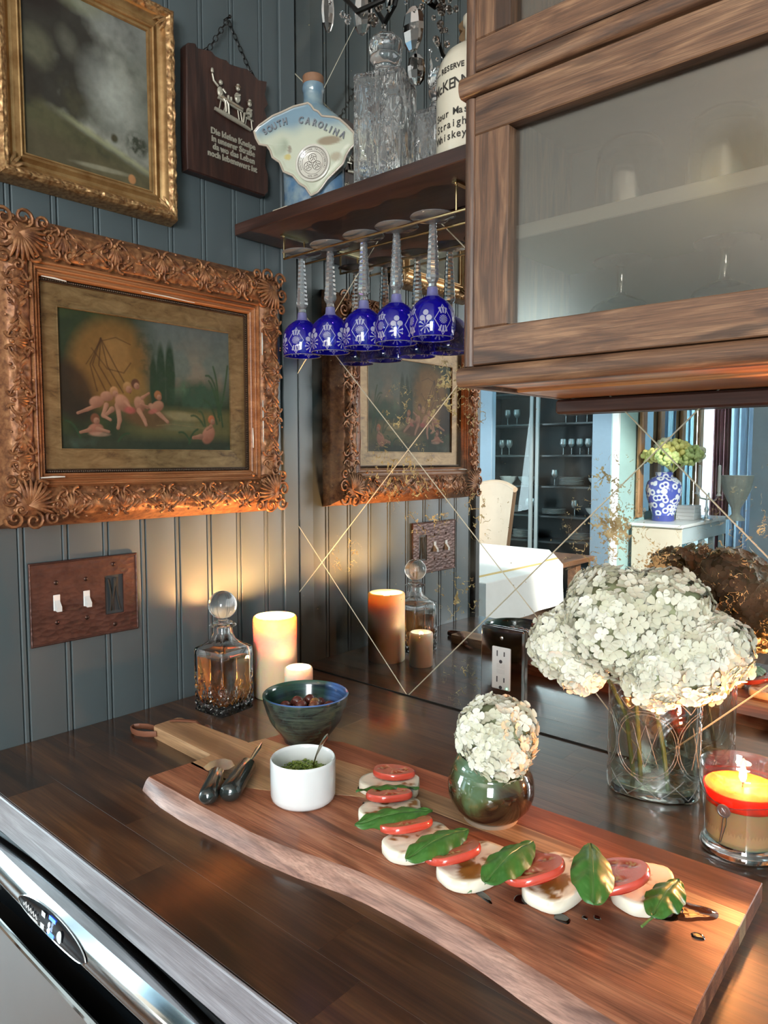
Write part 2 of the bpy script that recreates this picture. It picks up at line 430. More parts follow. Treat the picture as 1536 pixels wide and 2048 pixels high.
# mirrored back wall: tiles set on the diagonal
wb = empty('wall_back', (0, 0, 0), kind='structure')
MB().box(-.14, 2.4, .006, .15, ZF, ZC).build('wall_core', plain('mastic', (.02, .018, .015), .9), wb, 0)
def clip(poly, a, bb, c):   # keep a*x+b*z<=c
    out = []
    for i in range(len(poly)):
        p, q = poly[i], poly[(i+1) % len(poly)]
        dp = a*p[0]+bb*p[1]-c; dq = a*q[0]+bb*q[1]-c
        if dp <= 0: out.append(p)
        if dp*dq < 0: t = dp/(dp-dq); out.append((p[0]+(q[0]-p[0])*t, p[1]+(q[1]-p[1])*t))
    return out
sT = .2155; xe = .2839
rt = random.Random(3)
tilts = {}
for i in range(-4, 14):
    for j in range(-2, 10):
        if (i+j) % 2 == 0: continue
        cx, cz = xe+i*sT, j*sT
        poly = [(cx-sT, cz), (cx, cz-sT), (cx+sT, cz), (cx, cz+sT)]
        for c in ((-1, 0, -.0012), (1, 0, 2.395), (0, -1, -.0015), (0, 1, ZC-.002)): poly = clip(poly, *c)
        if len(poly) < 3: continue
        area = abs(sum(poly[q][0]*poly[(q+1) % len(poly)][1]-poly[(q+1) % len(poly)][0]*poly[q][1] for q in range(len(poly))))/2
        if area < 2e-4: continue
        n_ = len(poly); cc = Vector((sum(p[0] for p in poly)/n_, sum(p[1] for p in poly)/n_))
        def inset(poly, d):
            res = []; m_ = len(poly)
            ar = sum(poly[q][0]*poly[(q+1) % m_][1]-poly[(q+1) % m_][0]*poly[q][1] for q in range(m_)); sg = 1 if ar > 0 else -1
            for q in range(m_):
                p0, p1, p2 = Vector(poly[q-1]), Vector(poly[q]), Vector(poly[(q+1) % m_])
                e1 = (p1-p0).normalized(); e2 = (p2-p1).normalized()
                n1 = Vector((-e1.y, e1.x))*sg; n2 = Vector((-e2.y, e2.x))*sg
                bis = (n1+n2); bis = bis/ max(.2, bis.length_squared/2) if bis.length > 1e-6 else n1
                res.append(tuple(p1+bis*d))
            return res
        o1 = inset(poly, .0001); o2 = inset(poly, .0010)
        ta, tb = rt.uniform(-1, 1)*.0012, rt.uniform(-1, 1)*.0012
        def yy(p): return -.0035+(p[0]-cc[0])*ta+(p[1]-cc[1])*tb+.0035
        mb = MB()
        mb.add([(p[0], .006, p[1]) for p in o1]+[(p[0], yy(p)+.0014, p[1]) for p in o1]+[(p[0], yy(p), p[1]) for p in o2],
               [tuple(range(2*n_, 3*n_))]+[(a, (a+1) % n_, (a+1) % n_+n_, a+n_) for a in range(n_)]+[(a+n_, (a+1) % n_+n_, (a+1) % n_+2*n_, a+2*n_) for a in range(n_)])
        mb.mi = [0]+[1]*n_+[1]*n_
        mb.build('mirror_tile', [M_mirror, M_mirror_edge], wb, 0)

# ------------------------------------------------------------------ worktop of dark staves
wt = empty('worktop', (0, 0, 0), label='dark brown varnished butcher block worktop running along the mirrored wall', cat='worktop')
rs = random.Random(11); rows = [0.0015]
yb = -.0015
nrow = 10; rw = (.6215-.0015)/nrow
for r_ in range(nrow):
    x = .001; y1 = -.0015-rw*r_; y0 = y1-rw
    first = True
    while x < 2.38:
        L = rs.uniform(.25, .5) if not first else rs.uniform(.08, .4); first = False
        x1 = min(2.39, x+L)
        MB().box(x, x1-.00005, y0+.00005, y1, -.042, 0, .00012).build('stave', M_counter, wt, 0)
        x = x1
MB().box(.001, 2.39, -.6262, -.6217, -.0450, -.0002, .0012).build('front_strip', [M_edge], wt, 30, label='front edge strip with the pale window sheen painted in')

bc = empty('base_cabinet', (0, 0, 0), label='dark base cabinet under the worktop beside the dishwasher', cat='cabinet')
MB().box(.69, 2.38, -.59, -.01, ZF, -.0425).build('body', M_shelf, bc, 0)
MB().box(.70, 1.2, -.61, -.5905, ZF+.1, -.05, .003).build('door', M_shelf, bc, 20)
MB().box(1.21, 1.7, -.61, -.5905, ZF+.1, -.05, .003).build('door', M_shelf, bc, 20)

# dishwasher with chrome band
dw = empty('dishwasher', (.34, -.6, 0), label='stainless appliance with chrome control band below the worktop front', cat='dishwasher')
def dwl(mb, name, mat, sm=40, **k): mb.xf(Matrix.Translation((-.34, .6, 0))); return mb.build(name, mat, dw, sm, **k)
dwl(MB().box(.02, .685, -.595, -.02, ZF+.02, -.0435), 'body', M_black, 0)
dwl(MB().box(.02, .685, -.618, -.5955, ZF+.02, -.046, .003), 'recess_panel', M_black, 30)
def arc(u): return 1-(2*u-1)**2
def band(u, v):     # chrome band, gently bowed
    x = .03+.64*u; z = -.051-.010*(1-arc(u))-.044*v
    return (x, -.6185-.016*arc(u)*.8-.010-.010*math.sin(PI*v), z)
mb = MB().grid(band, 48, 12)
mb.grid(lambda u, v: (lambda p: (p[0], lerp(p[1], -.6185, v), p[2]))(band(u, 1)), 48, 1)
mb.grid(lambda u, v: (lambda p: (p[0], lerp(p[1], -.6185, v), p[2]))(band(u, 0)), 48, 1)
dwl(mb, 'chrome_band', plain('band_chrome', (.62, .64, .66), .10, 1.0), 50)
# oval display
def onband(s, t, e=.0012):  # s along x metres from display centre, t down
    u = (.342+s-.03)/.64; v = .42+t/.044; p = band(u, v); return Vector((p[0], p[1]-e, p[2]))
mb = MB(); ring = [(math.cos(a)*.078, math.sin(a)*.0125) for a in [2*PI*k_/32 for k_ in range(32)]]
mb.add([onband(0, 0)]+[onband(*p) for p in ring], [(0, 1+k_, 1+(k_+1) % 32) for k_ in range(32)])
disp = dwl(mb, 'display', plain('display_black', (.008, .009, .012), .08))
mb = MB().tube([onband(*p, e=.0014) for p in ring], .0007, 5, closed=True); dwl(mb, 'display_rim', M_chrome)
def patch(s0, s1, t0, t1, name, mat, e=.0022):
    mb = MB(); mb.add([onband(s0, t0, e), onband(s1, t0, e), onband(s1, t1, e), onband(s0, t1, e)], [(0, 1, 2, 3)]); return dwl(mb, name, mat, 0)
patch(-.006, .009, -.0095, .0095, 'lit_button', plain('blue_backlight', (.02, .05, .6), .3, emit=(.05, .15, 1.0), es=2.2), .0018)
mbx = MB()
for (s0, t0) in ((.0005, -.003), (.002, .0015), (.0, .0035)):
    mbx.add([onband(s0+.0024*math.cos(a), t0+.0026*math.sin(a), .0024) for a in [2*PI*q/10 for q in range(10)]], [tuple(range(10))])
dwl(mbx, 'button_symbol', plain('white_backlight', (.6, .8, 1), .3, emit=(.55, .75, 1.0), es=3.0))
mbx = MB().add([onband(.024+.0052*math.cos(a), .000+.0060*math.sin(a), .0022) for a in [2*PI*q/20 for q in range(20)]], [tuple(range(20))])
dwl(mbx, 'round_button', plain('pale_button', (.65, .68, .7), .4))
patch(-.022, -.013, -.0085, .009, 'pale_reflector', plain('silver_print', (.7, .72, .74), .3))
mbx = MB()
pts = []
for q in range(60):
    t = q/59; pts.append(onband(-.062+.036*t, -.002+.0022*math.sin(t*34)*(1-.3*t)+.003*t, .0024))
mbx.tube(pts, .0005, 4); 
mbx.tube([onband(-.05+.024*q/30, .006+.0014*math.sin(q*1.5), .0024) for q in range(31)], .0004, 4)
dwl(mbx, 'script_lettering', plain('silver_lettering', (.8, .8, .8), .3), label='small pale script lettering')
for o_ in children(dw):
    if o_.name.split('.')[0] in ('display_rim', 'lit_button', 'button_symbol', 'round_button', 'pale_reflector', 'script_lettering'): o_.parent = disp
# black recess and arched chrome lip above steel panel
dwl(MB().grid(lambda u, v: (.03+.64*u, -.6195-.012*arc(u)*(1-v)+.004*math.sin(PI*v), -.095-.010*(1-arc(u))-(.045+.012*(1-arc(u)))*v), 40, 10), 'handle_recess', plain('recess_black', (.004, .005, .006), .12))
lip = [(.03+.64*q/48, -.630-.020*arc(q/48), -.130-.030*(1-arc(q/48))) for q in range(49)]
dwl(MB().tube(lip, .0035, 8), 'chrome_lip', M_chrome)
def door_(u, v):
    x = .03+.64*u; l_ = lip[int(round(u*48))]
    return (x, lerp(l_[1], -.632-.012*arc(u), smooth01(v*4)), lerp(l_[2], ZF+.12, v))
dwl(MB().grid(door_, 48, 24), 'door', M_steel, 50, label='brushed stainless steel door panel')

# ------------------------------------------------------------------ cutting board
TB = .018
cb = empty('cutting_board', (.58, -.37, 0), label='long live edge wooden serving board with a pale handle and leather loop', cat='board')
def bl(mb, name, mat, sm=30, **k): mb.xf(Matrix.Translation((-.58, .37, 0))); return mb.build(name, mat, cb, sm, **k)
M_b1 = wood('board_red_wood', (.24, .078, .040), (.40, .138, .072), (.52, .21, .115), 'x', 1.3, .50, coat=.0, coatr=.3, rand=.07, bump=.1)
M_b2 = wood('board_pale_wood', (.42, .23, .115), (.60, .36, .19), (.70, .46, .27), 'x', 1.3, .45, coat=.1, coatr=.3, rand=.05, bump=.08, contrast=(.2, .8))
M_b3 = wood('board_brown_wood', (.14, .045, .022), (.37, .130, .066), (.55, .24, .125), 'x', 1.6, .50, coat=.0, coatr=.3, rand=.08, bump=.12)
M_b4 = wood('board_sapwood', (.17, .080, .062), (.42, .225, .165), (.54, .32, .24), 'x', 1.8, .48, coat=.15, coatr=.3, rand=0, bump=.25)
def strip(poly, name, mat, z0=0, z1=TB, **k):
    return bl(MB().prism(poly, z0, z1, 'xy', .0007), name, mat, 20, **k)
def seg(x0, x1, f, n=14): return [(lerp(x0, x1, i/n), f(lerp(x0, x1, i/n))) for i in range(n+1)]
back = lambda x: -.2935+(-.232+.2935)*smooth01((x-.28)/.12)*.62+(x-.28)*.036   # back edge
bk = lambda x: -.262+.0*(x) if False else lerp(-.2925, -.2525, smooth01((x-.288)/.10)) + lerp(0, .020, max(0, (x-.39)/.525))
l12 = lambda x: lerp(-.318, -.292, smooth01((x-.28)/.20)) + .002*math.sin(x*11)
l23 = lambda x: lerp(-.345, -.327, smooth01((x-.28)/.2)) + .010*smooth01((x-.6)/.3) + .002*math.sin(x*9)
l34 = lambda x: -.437+.004*math.sin(x*7)
xr = lambda y: lerp(.9115, .9205, (-.232-y)/.26)
g = .0002
strip(seg(.285, xr(-.292), lambda x: l12(x)+g)+seg(xr(-.232), .2885, bk), 'wood_strip', M_b1)
strip(seg(.278, xr(-.317), lambda x: l23(x)+g)+seg(xr(-.292), .284, lambda x: l12(x)-g), 'wood_strip', M_b2, label='pale sapwood strip')
# handle lamella with the pale area, tapering under the ramekin
ln = lambda x: lerp(-.4375, -.347, smooth01((x-.36)/.19))
strip([(.120, -.395), (.1235, -.3985), (.2725, -.4035), (.275, -.4065), (.276, -.4372)]+seg(.277, .54, lambda x: ln(x)+g, 16)+seg(.54, .278, lambda x: l23(x)-g, 10)+[(.2745, -.343), (.170, -.3487), (.1225, -.3512), (.1175, -.355)], 'handle_strip', M_b2, label='pale wooden handle')
strip([(.2765, -.4376)]+seg(.30, xr(-.437), lambda x: l34(x)+g)+seg(xr(-.317), .541, lambda x: l23(x)-g)+seg(.54, .285, lambda x: ln(x)-g, 16), 'wood_strip', M_b3)
# front live-edge strip: bevelled outline from measured points
topE = [(.2733, -.4954), (.3157, -.4965), (.3704, -.4962), (.4345, -.4965), (.4766, -.4950), (.5221, -.4905), (.5679, -.4801), (.6046, -.4738), (.6501, -.4680), (.6914, -.4668), (.7328, -.4690), (.7643, -.4718), (.7967, -.4768), (.8243, -.4797), (.851, -.4833), (.88, -.4878), (.9225, -.4930)]
botE = [(.2663, -.5005), (.3191, -.5095), (.3752, -.5115), (.4521, -.5080), (.5109, -.5045), (.5531, -.4990), (.5988, -.4890), (.6322, -.4840), (.6717, -.4825), (.705, -.4830), (.7396, -.4845), (.7719, -.4880), (.8074, -.4935), (.8448, -.4985), (.88, -.503), (.90, -.506), (.9235, -.5085)]
inner = [(.9190, -.4376)]+[(x_, l34(x_)-g) for x_ in [lerp(.9, .30, q/15) for q in range(16)]]+[(.2760, -.4380)]
mb = MB(); nt = len(topE); bev = []
nn = 60
def pol(L, t):
    f_ = t*(len(L)-1); i = min(int(f_), len(L)-2); a, b_ = L[i], L[i+1]; q = f_-i; return (lerp(a[0], b_[0], q), lerp(a[1], b_[1], q))
T_ = [pol(topE, q/nn) for q in range(nn+1)]; B_ = [pol(botE, q/nn) for q in range(nn+1)]
I_ = [(lerp(.2762, .9190, q/nn), l34(lerp(.2762, .919, q/nn))-g) for q in range(nn+1)]
def wob(x, k): return .0006*noise.noise(Vector((x*60, k*9.1, 0)))+.0012*noise.noise(Vector((x*17, k*3.1, 4)))
rings = [[(p[0], p[1], 0) for p in I_], [(p[0], p[1], TB) for p in I_], [(p[0], p[1]+.001+wob(p[0], 1), TB) for p in T_]]
for k_ in range(1, 6):
    t = k_/6; rings.append([(lerp(a[0], b_[0], t), lerp(a[1], b_[1], t)-.0012*math.sin(PI*t)+wob(a[0], k_), TB*(1-t)**.95) for a, b_ in zip(T_, B_)])
rings.append([(p[0], p[1]+wob(p[0], 7)*.4, 0) for p in B_])
vs = [p for r_ in rings for p in r_]; w_ = nn+1; fs = []
for r_ in range(len(rings)-1):
    for q in range(nn): fs.append((r_*w_+q, r_*w_+q+1, (r_+1)*w_+q+1, (r_+1)*w_+q))
for q in range(nn): fs.append(((len(rings)-1)*w_+q, (len(rings)-1)*w_+q+1, q+1, q))
fs += [tuple(r_*w_ for r_ in range(len(rings))), tuple(r_*w_+nn for r_ in range(len(rings)))[::-1]]
mb.add(vs, fs); mb.mi = []
for f_ in mb.f:
    r0 = min(f_)//w_; mb.mi.append(1 if (r0 >= 2 and len(f_) == 4 and max(f_)//w_ > 2) else 0)
bl(mb, 'live_edge_strip', [M_b3, M_b4], 35, label='strip with a pinkish bevelled live edge')
# leather loop
M_leather = plain('brown_leather', (.20, .075, .04), .55, nz=.2, nscale=80, bump=.3)
pts = []
for q in range(21):
    a = PI*.5+PI*q/20; pts.append((.112+.030*math.cos(a)*1.25, -.404+.0125*math.sin(a), .008))
pts = [(.135, -.3905, .009)]+pts+[(.135, -.4150, .009)]
pts = [(x_+(.0), y_, z_) for x_, y_, z_ in pts]
lp = [(.1165, -.3900, .0085), (.105, -.3885, .0080), (.090, -.3905, .0070), (.078, -.3960, .0062), (.0735, -.4030, .0060), (.0765, -.4095, .0060), (.088, -.4140, .0062), (.102, -.4140, .0065), (.116, -.4105, .0075), (.127, -.4040, .0085), (.133, -.4000, .0090)]
bl(MB().tube(lp, .0013, 10, flat=3.4, up=(0, 0, 1)), 'leather_loop', M_leather)
bl(MB().tube([(.126, -.371, TB+.0016), (.137, -.366, TB+.0035), (.148, -.357, TB+.003), (.155, -.3475, TB+.001), (.1605, -.3425, .012), (.176, -.334, .004), (.196, -.325, .003)], .0042, 8, flat=.4).ball((.170, -.3375, .009), .0058, 8, 6), 'leather_knot', M_leather)

# ------------------------------------------------------------------ knives
def make_knife(name, p_end, p_top, blade, label):
    a, b_ = Vector(p_end), Vector(p_top); d = b_-a; L = d.length; e = empty(name, (a.x, a.y, TB), 0, label, 'knife', 'black handled cheese knives')
    q = d.to_track_quat('Z', 'Y').to_matrix().to_4x4(); q.translation = a-Vector((a.x, a.y, TB))
    prof = [(.0001, 0), (.005, .0008), (.0085, .003), (.0102, .007), (.0108, .012), (.0104, .03), (.0096, L*.6), (.0092, L-.004), (.0080, L-.001), (.004, L), (.0001, L)]
    kk_ = 1.22 if p_end[2] > .0305 else 1.08
    MB().lathe([(a_ * kk_, b2_) for a_, b2_ in prof], 20, ax=1.0, ay=.9).xf(q).build('handle', plain('black_marbled_handle', (.018, .022, .020), .16, nz=.6, nscale=50, coat=.5), e, 60)
    dn = d.normalized(); tip = b_-Vector((a.x, a.y, TB))
    blade(e, tip, dn); return e
def spade(e, tip, dn):
    side = Vector((-dn.y, dn.x, 0)).normalized(); MB().tube([tip-dn*.002, tip+dn*.007], .0022, 8).build('ferrule', M_chrome, e)
    vs = []; outl = [(.004, .003), (.008, .014), (.017, .020), (.034, .014), (.042, .004), (.0425, 0), (.042, -.004), (.036, -.013), (.019, -.019), (.008, -.013), (.004, -.003)]
    up = side.cross(dn) if side.cross(dn).z > 0 else dn.cross(side)
    base = [tip+dn*u+side*v+up*(-.001-.06*v*v*3) for u, v in outl]
    base = [Vector((p.x, p.y, max(p.z, .0015))) for p in base]
    n_ = len(base); mb = MB().add(base+[p+Vector((0, 0, .0012)) for p in base], [tuple(range(n_))[::-1], tuple(range(n_, 2*n_))]+[(i, (i+1) % n_, (i+1) % n_+n_, i+n_) for i in range(n_)])
    mb.build('blade', plain('polished_steel', (.85, .80, .72), .12, 1.0), e, 30)
def rodblade(e, tip, dn):
    side = Vector((-dn.y, dn.x, 0)).normalized(); t = tip
    P = [t-dn*.003, t+dn*.012, t+dn*.03, t+dn*.052, t+dn*.072]; P = [Vector((p.x, p.y, max(.0025, p.z))) for p in P]
    MB().tube(P, [.0022, .0020, .0030, .0036, .0006], 8, flat=.35, up=(0, 0, 1)).build('blade', plain('polished_steel', (.8, .78, .72), .14, 1.0), e)
make_knife('cheese_knife', (.3985, -.4950, .0295), (.3465, -.4445, .0285), spade, 'left black handled cheese knife with a broad spade blade')
make_knife('cheese_knife', (.4110, -.4755, .0310), (.3590, -.4065, .0305), rodblade, 'right black handled cheese knife with a narrow blade, beside the ramekin')

# ------------------------------------------------------------------ ramekin with pesto and spoon
e = empty('ramekin', (.461, -.405, TB), label='plain white porcelain ramekin on the board holding green pesto', cat='ramekin')
r_ = .0382
prof = [(.0001, .0008), (.030, .0), (.0345, .0008), (.0372, .004), (r_, .009), (r_, .047), (.0378, .0495), (.0368, .0505), (.0358, .0495), (.0352, .046), (.0350, .012), (.032, .007), (.0001, .0065)]
MB().lathe(prof, 64).build('dish', plain('white_porcelain', (.78, .80, .80), .10, coat=.6, coatr=.04), e, 60)
tag(e, kind=None)
def pest(u, v):
    a = 2*PI*u; rr = .0345*v; x, y_ = rr*math.cos(a), rr*math.sin(a)
    h = .027+.008*(1-v*v)+.0045*noise.noise(Vector((x*180, y_*180, 1)))+.0035*noise.noise(Vector((x*420, y_*420, 5)))
    return (x, y_, h)
mb = MB().grid(pest, 90, 34, closed_u=True)
rp = random.Random(5)
for q in range(260):
    a = rp.uniform(0, 2*PI); rr = .0335*math.sqrt(rp.random()); x, y_ = rr*math.cos(a), rr*math.sin(a); z_ = .028+.008*(1-(rr/.0345)**2)
    mb.ball((x, y_, z_+rp.uniform(-.001, .0035)), rp.uniform(.0008, .0024), 5, 4, (rp.uniform(.6, 1.4), rp.uniform(.6, 1.4), rp.uniform(.5, 1)))
mp = NT('pesto'); tc = mp.tc(); mp.set(col=mp.ramp(mp.noise(tc, 260, 4), [(.3, (.03, .07, .008)), (.5, (.16, .24, .03)), (.7, (.36, .42, .12))]), rough=.35)
pe = mb.build('pesto', mp.m, smooth=60, loc=(.461, -.405, TB)); tag(pe, 'chopped green pesto filling the white ramekin', 'sauce', kind='stuff')
e = empty('spoon', (.470, -.398, TB+.03), label='small tarnished silver spoon standing in the pesto', cat='spoon')
MB().tube([(-.004, .004, .000), (0, .002, .012), (.003, .003, .022), (.006, .008, .034), (.009, .014, .043), (.0095, .0150, .046)], [.0012, .0013, .0016, .0036, .0042, .0012], 8, flat=.4).build('handle', plain('tarnished_silver', (.60, .52, .44), .18, 1.0), e)

# ------------------------------------------------------------------ olive bowl
e = empty('bowl', (.3295, -.2811, TB), label='dark green and blue glazed pottery bowl holding olives', cat='bowl')
mg = NT('dark_green_glaze'); tc = mg.tc(); s3 = mg.sep(tc)
nz = mg.noise(mg.mapping(tc, (1, 1, 2.4)), 22, 4, .6, 1.2)
cc = mg.ramp(nz, [(.36, (.006, .007, .009)), (.47, (.020, .030, .027)), (.58, (.040, .062, .045)), (.72, (.075, .080, .05))])
fine = mg.noise(mg.mapping(tc, (2, 2, 60)), 9, 3)
cc = mg.mix(mg.ramp(fine, [(.45, 0), (.7, .35)]), cc, (.12, .16, .14))
mg.set(col=cc, rough=.14, coat=.5, coatr=.05); mg.bump(fine, .25, .0008)
mi = NT('blue_inside_glaze'); tc = mi.tc()
mi.set(col=mi.mix(mi.ramp(mi.math('MULTIPLY_ADD', mi.sep(tc)[0], 9.0, .55), [(.40, 0), (.56, 1)]), mi.ramp(mi.noise(mi.mapping(tc, (1, 1, 14)), 6, 3), [(.35, (.008, .015, .02)), (.6, (.035, .09, .06))]), mi.ramp(mi.noise(mi.mapping(tc, (1, 1, 14)), 9, 3), [(.35, (.015, .035, .10)), (.6, (.08, .17, .42))])), rough=.15, coat=.4)
R0 = .0605
outp = [(.0001, .003), (.024, .003), (.026, .0), (.031, .0), (.0325, .004), (.034, .008), (.042, .018), (.050, .030), (.055, .044), (.0585, .056), (.0597, .064), (.0600, .0665)]
inp = [(.0600, .0665), (.0590, .0678), (.0572, .0668), (.0558, .060), (.052, .045), (.046, .031), (.036, .018), (.02, .011), (.0001, .010)]
wobd = lambda t, z, r: .0009*math.sin(2*t+.6)*(z/.066)+.0003*math.sin(z*900)
MB().lathe(outp, 64, disp=lambda t, z, r: wobd(t, z, r) if r > .02 else 0).build('outer_wall', mg.m, e, 70)
MB().lathe(inp, 64, disp=lambda t, z, r: wobd(t, z, r)*(1 if r > .02 else 0)).build('inner_wall', mi.m, e, 70, label='blue and green glazed inside')
olm = [plain('olive_skin', c, .22, nz=.35, nscale=120, coat=.4) for c in ((.12, .032, .026), (.22, .075, .04), (.30, .16, .06), (.16, .045, .04))]
omesh = {}
ro = random.Random(21); spots = []
def olive_mesh(k):
    mb = MB().ball((0, 0, 0), .0078, 14, 10, (1.0, 1.0, 1.22))
    o = mb.build('olive', olm[k], smooth=80); return o
protos = [olive_mesh(k) for k in range(4)]
lay = [(0, 0, .030)]+[(.017*math.cos(a), .017*math.sin(a), .031) for a in [2*PI*q/6+.3 for q in range(6)]]+[(.034*math.cos(a), .034*math.sin(a), .0345) for a in [2*PI*q/11 for q in range(11)]]+[(.012, .008, .0445), (-.010, -.006, .045), (.006, -.014, .0445), (.022, -.004, .0455), (-.006, .014, .044)]
words = {0: 'dark plum', 1: 'reddish brown', 2: 'tan', 3: 'wine red'}
for i, (x, y_, z_) in enumerate(lay):
    k = ro.choice([0, 1, 3, 3, 2]) if i < 18 else [2, 0, 3, 1, 0][i-18]
    o = protos[k] if protos[k] is not None and not protos[k].get('used') else None
    if o is None: o = protos[k].copy(); COL.objects.link(o)
    else: protos[k]['used'] = 1
    o.location = (.3295+x+ro.uniform(-.001, .001), -.2811+y_+ro.uniform(-.001, .001), TB+z_+.0085); o.rotation_euler = (ro.uniform(0.8, 2.2), ro.uniform(-1, 1), ro.uniform(0, 6))
    o['label'] = 'olive, one of the small glossy olives heaped in the dark pottery bowl'; o['category'] = 'olive'; o['group'] = 'olives in the pottery bowl'
for o in protos:
    if 'used' in o: del o['used']
for o in bpy.data.objects:
    if o.name.startswith('olive') and 'used' in o: del o['used']

# ------------------------------------------------------------------ caprese slices
def slab_matrix(x, y_, z_, rz, tilt=0, roll=0): return Matrix.Translation((x, y_, z_)) @ Matrix.Rotation(rz, 4, 'Z') @ Matrix.Rotation(tilt, 4, 'Y') @ Matrix.Rotation(roll, 4, 'X')
M_mozz = vcol('mozzarella', .36, bump=.25, bscale=260, sss=.25, sssr=(.012, .010, .006), ssss=.25, coat=.15)
M_tomskin = plain('tomato_skin', (.62, .075, .045), .16, nz=.25, nscale=60, coat=.5)
M_tomflesh = vcol('tomato_flesh', .22, bump=.5, bscale=400, coat=.35, sss=.2, sssr=(.01, .003, .002), ssss=.2)
def make_mozz(x, y_, z_, rz, lx, ly, tilt, roll, seed, label, stain=.5, th=.0130):
    e = empty('mozzarella_slice', (x, y_, z_), 0, label, 'cheese slice', 'mozzarella slices in the arc on the board'); e.rotation_euler = (Matrix.Rotation(rz, 4, 'Z') @ Matrix.Rotation(tilt, 4, 'Y') @ Matrix.Rotation(roll, 4, 'X')).to_euler()
    def rad(a):
        ex = 4.6 if math.cos(a) > 0 else 2.6; q = (abs(math.cos(a))**ex+abs(math.sin(a))**ex)**(-1/ex); return q*(1+.07*noise.noise(Vector((math.cos(a)*1.5, math.sin(a)*1.5, seed))))
    def P(a, f, z0):
        rr = rad(a)*f; return (lx/2*rr*math.cos(a), ly/2*rr*math.sin(a), z0+.0006*noise.noise(Vector((rr*math.cos(a)*4, rr*math.sin(a)*4, seed*3))))
    rings = [(0, 0), (.5, 0), (.95, 0), (1.0, .0014), (1.010, th*.5), (1.0, th-.0012), (.975, th-.0002)]+[(.975*(1-q/9), th) for q in range(1, 9)]+[(.0, th)]
    N = 44; vs = []; cs = []
    for f, z0 in rings:
        for k in range(N):
            a = 2*PI*k/N; p = P(a, f, z0); vs.append(p)
            s_ = noise.noise(Vector((p[0]*45, p[1]*45, seed*7.7)))+.5*noise.noise(Vector((p[0]*150, p[1]*150, seed)))
            m_ = smooth01((s_+stain-.35)*5)*(1 if z0 > th*.6 else .0)*(1 if f < .97 else .4)
            cs.append((lerp(.92, .32, m_), lerp(.87, .15, m_), lerp(.72, .035, m_)))
    fs = []
    for i in range(len(rings)-1):
        for k in range(N): fs.append((i*N+k, i*N+(k+1) % N, (i+1)*N+(k+1) % N, (i+1)*N+k))
    MB().add(vs, fs, cs).build('cheese_body', M_mozz, e, 70); return e
def make_tomato(x, y_, z_, rz, r, tilt, roll, seed, label, th=.0075, sy=1.0):
    e = empty('tomato_slice', (x, y_, z_), 0, label, 'tomato slice', 'tomato slices in the arc on the board'); e.rotation_euler = (Matrix.Rotation(rz, 4, 'Z') @ Matrix.Rotation(tilt, 4, 'Y') @ Matrix.Rotation(roll, 4, 'X')).to_euler()
    wob_ = lambda a: 1+.035*math.sin(3*a+seed)+.02*math.sin(5*a+2*seed)
    N = 48; mb = MB()
    prof = [(.94, 0), (1.0, .0012), (1.02, th*.5), (1.0, th-.001), (.965, th)]
    mb.grid(lambda u, v: (lambda a, q: (r*wob_(a)*prof[q][0]*math.cos(a), r*wob_(a)*prof[q][0]*math.sin(a)*sy, prof[q][1]))(2*PI*u, int(round(v*4))), N, 4, closed_u=True)
    mb.build('skin', M_tomskin, e, 60)
    mb = MB(); nr = 16
    def fl(u, v):
        a = 2*PI*u; rr = r*wob_(a)*.965*v
        lob = math.sin(a*2.5+seed) ; dip = -.0011*smooth01((v-.3)*4)*smooth01((.8-v)*6)*smooth01(.5+1.5*lob)
        return (rr*math.cos(a), rr*math.sin(a)*sy, th+dip)
    def fc(u, v):
        a = 2*PI*u; lob = math.sin(a*2.5+seed); sd = noise.noise(Vector((math.cos(a)*v*9, math.sin(a)*v*9, seed)))
        gel = smooth01((v-.28)*5)*smooth01((.82-v)*7)*smooth01(.45+1.6*lob)
        c = [.66, .15, .095]; 
        c = [lerp(c[0], .42, gel), lerp(c[1], .060, gel), lerp(c[2], .025, gel)]
        if v < .25: c = [.62, .17, .09]
        if gel > .3 and sd > .18: c = [.62, .36, .16]
        if .2 < lob+.25 < .5 and v < .85: c = [.74, .30, .19]
        return tuple(c)
    mb.grid(fl, N, nr, closed_u=True, col=fc)
    mb.grid(lambda u, v: (r*.94*v*math.cos(-2*PI*u), r*.94*v*sy*math.sin(-2*PI*u), 0.0), N, 2, closed_u=True, col=lambda u, v: (.5, .06, .03))
    mb.build('flesh', M_tomflesh, e, 50); return e
mbas = NT('basil_leaf'); tc = mbas.tc(); a_ = mbas.n('Attribute', attribute_name='Col')
mbas.set(col=a_.outputs['Color'], rough=.38, coat=.10, coatr=.25)
mbas.bump(mbas.noise(tc, 220, 3), .3, .0008); M_basil = mbas.m
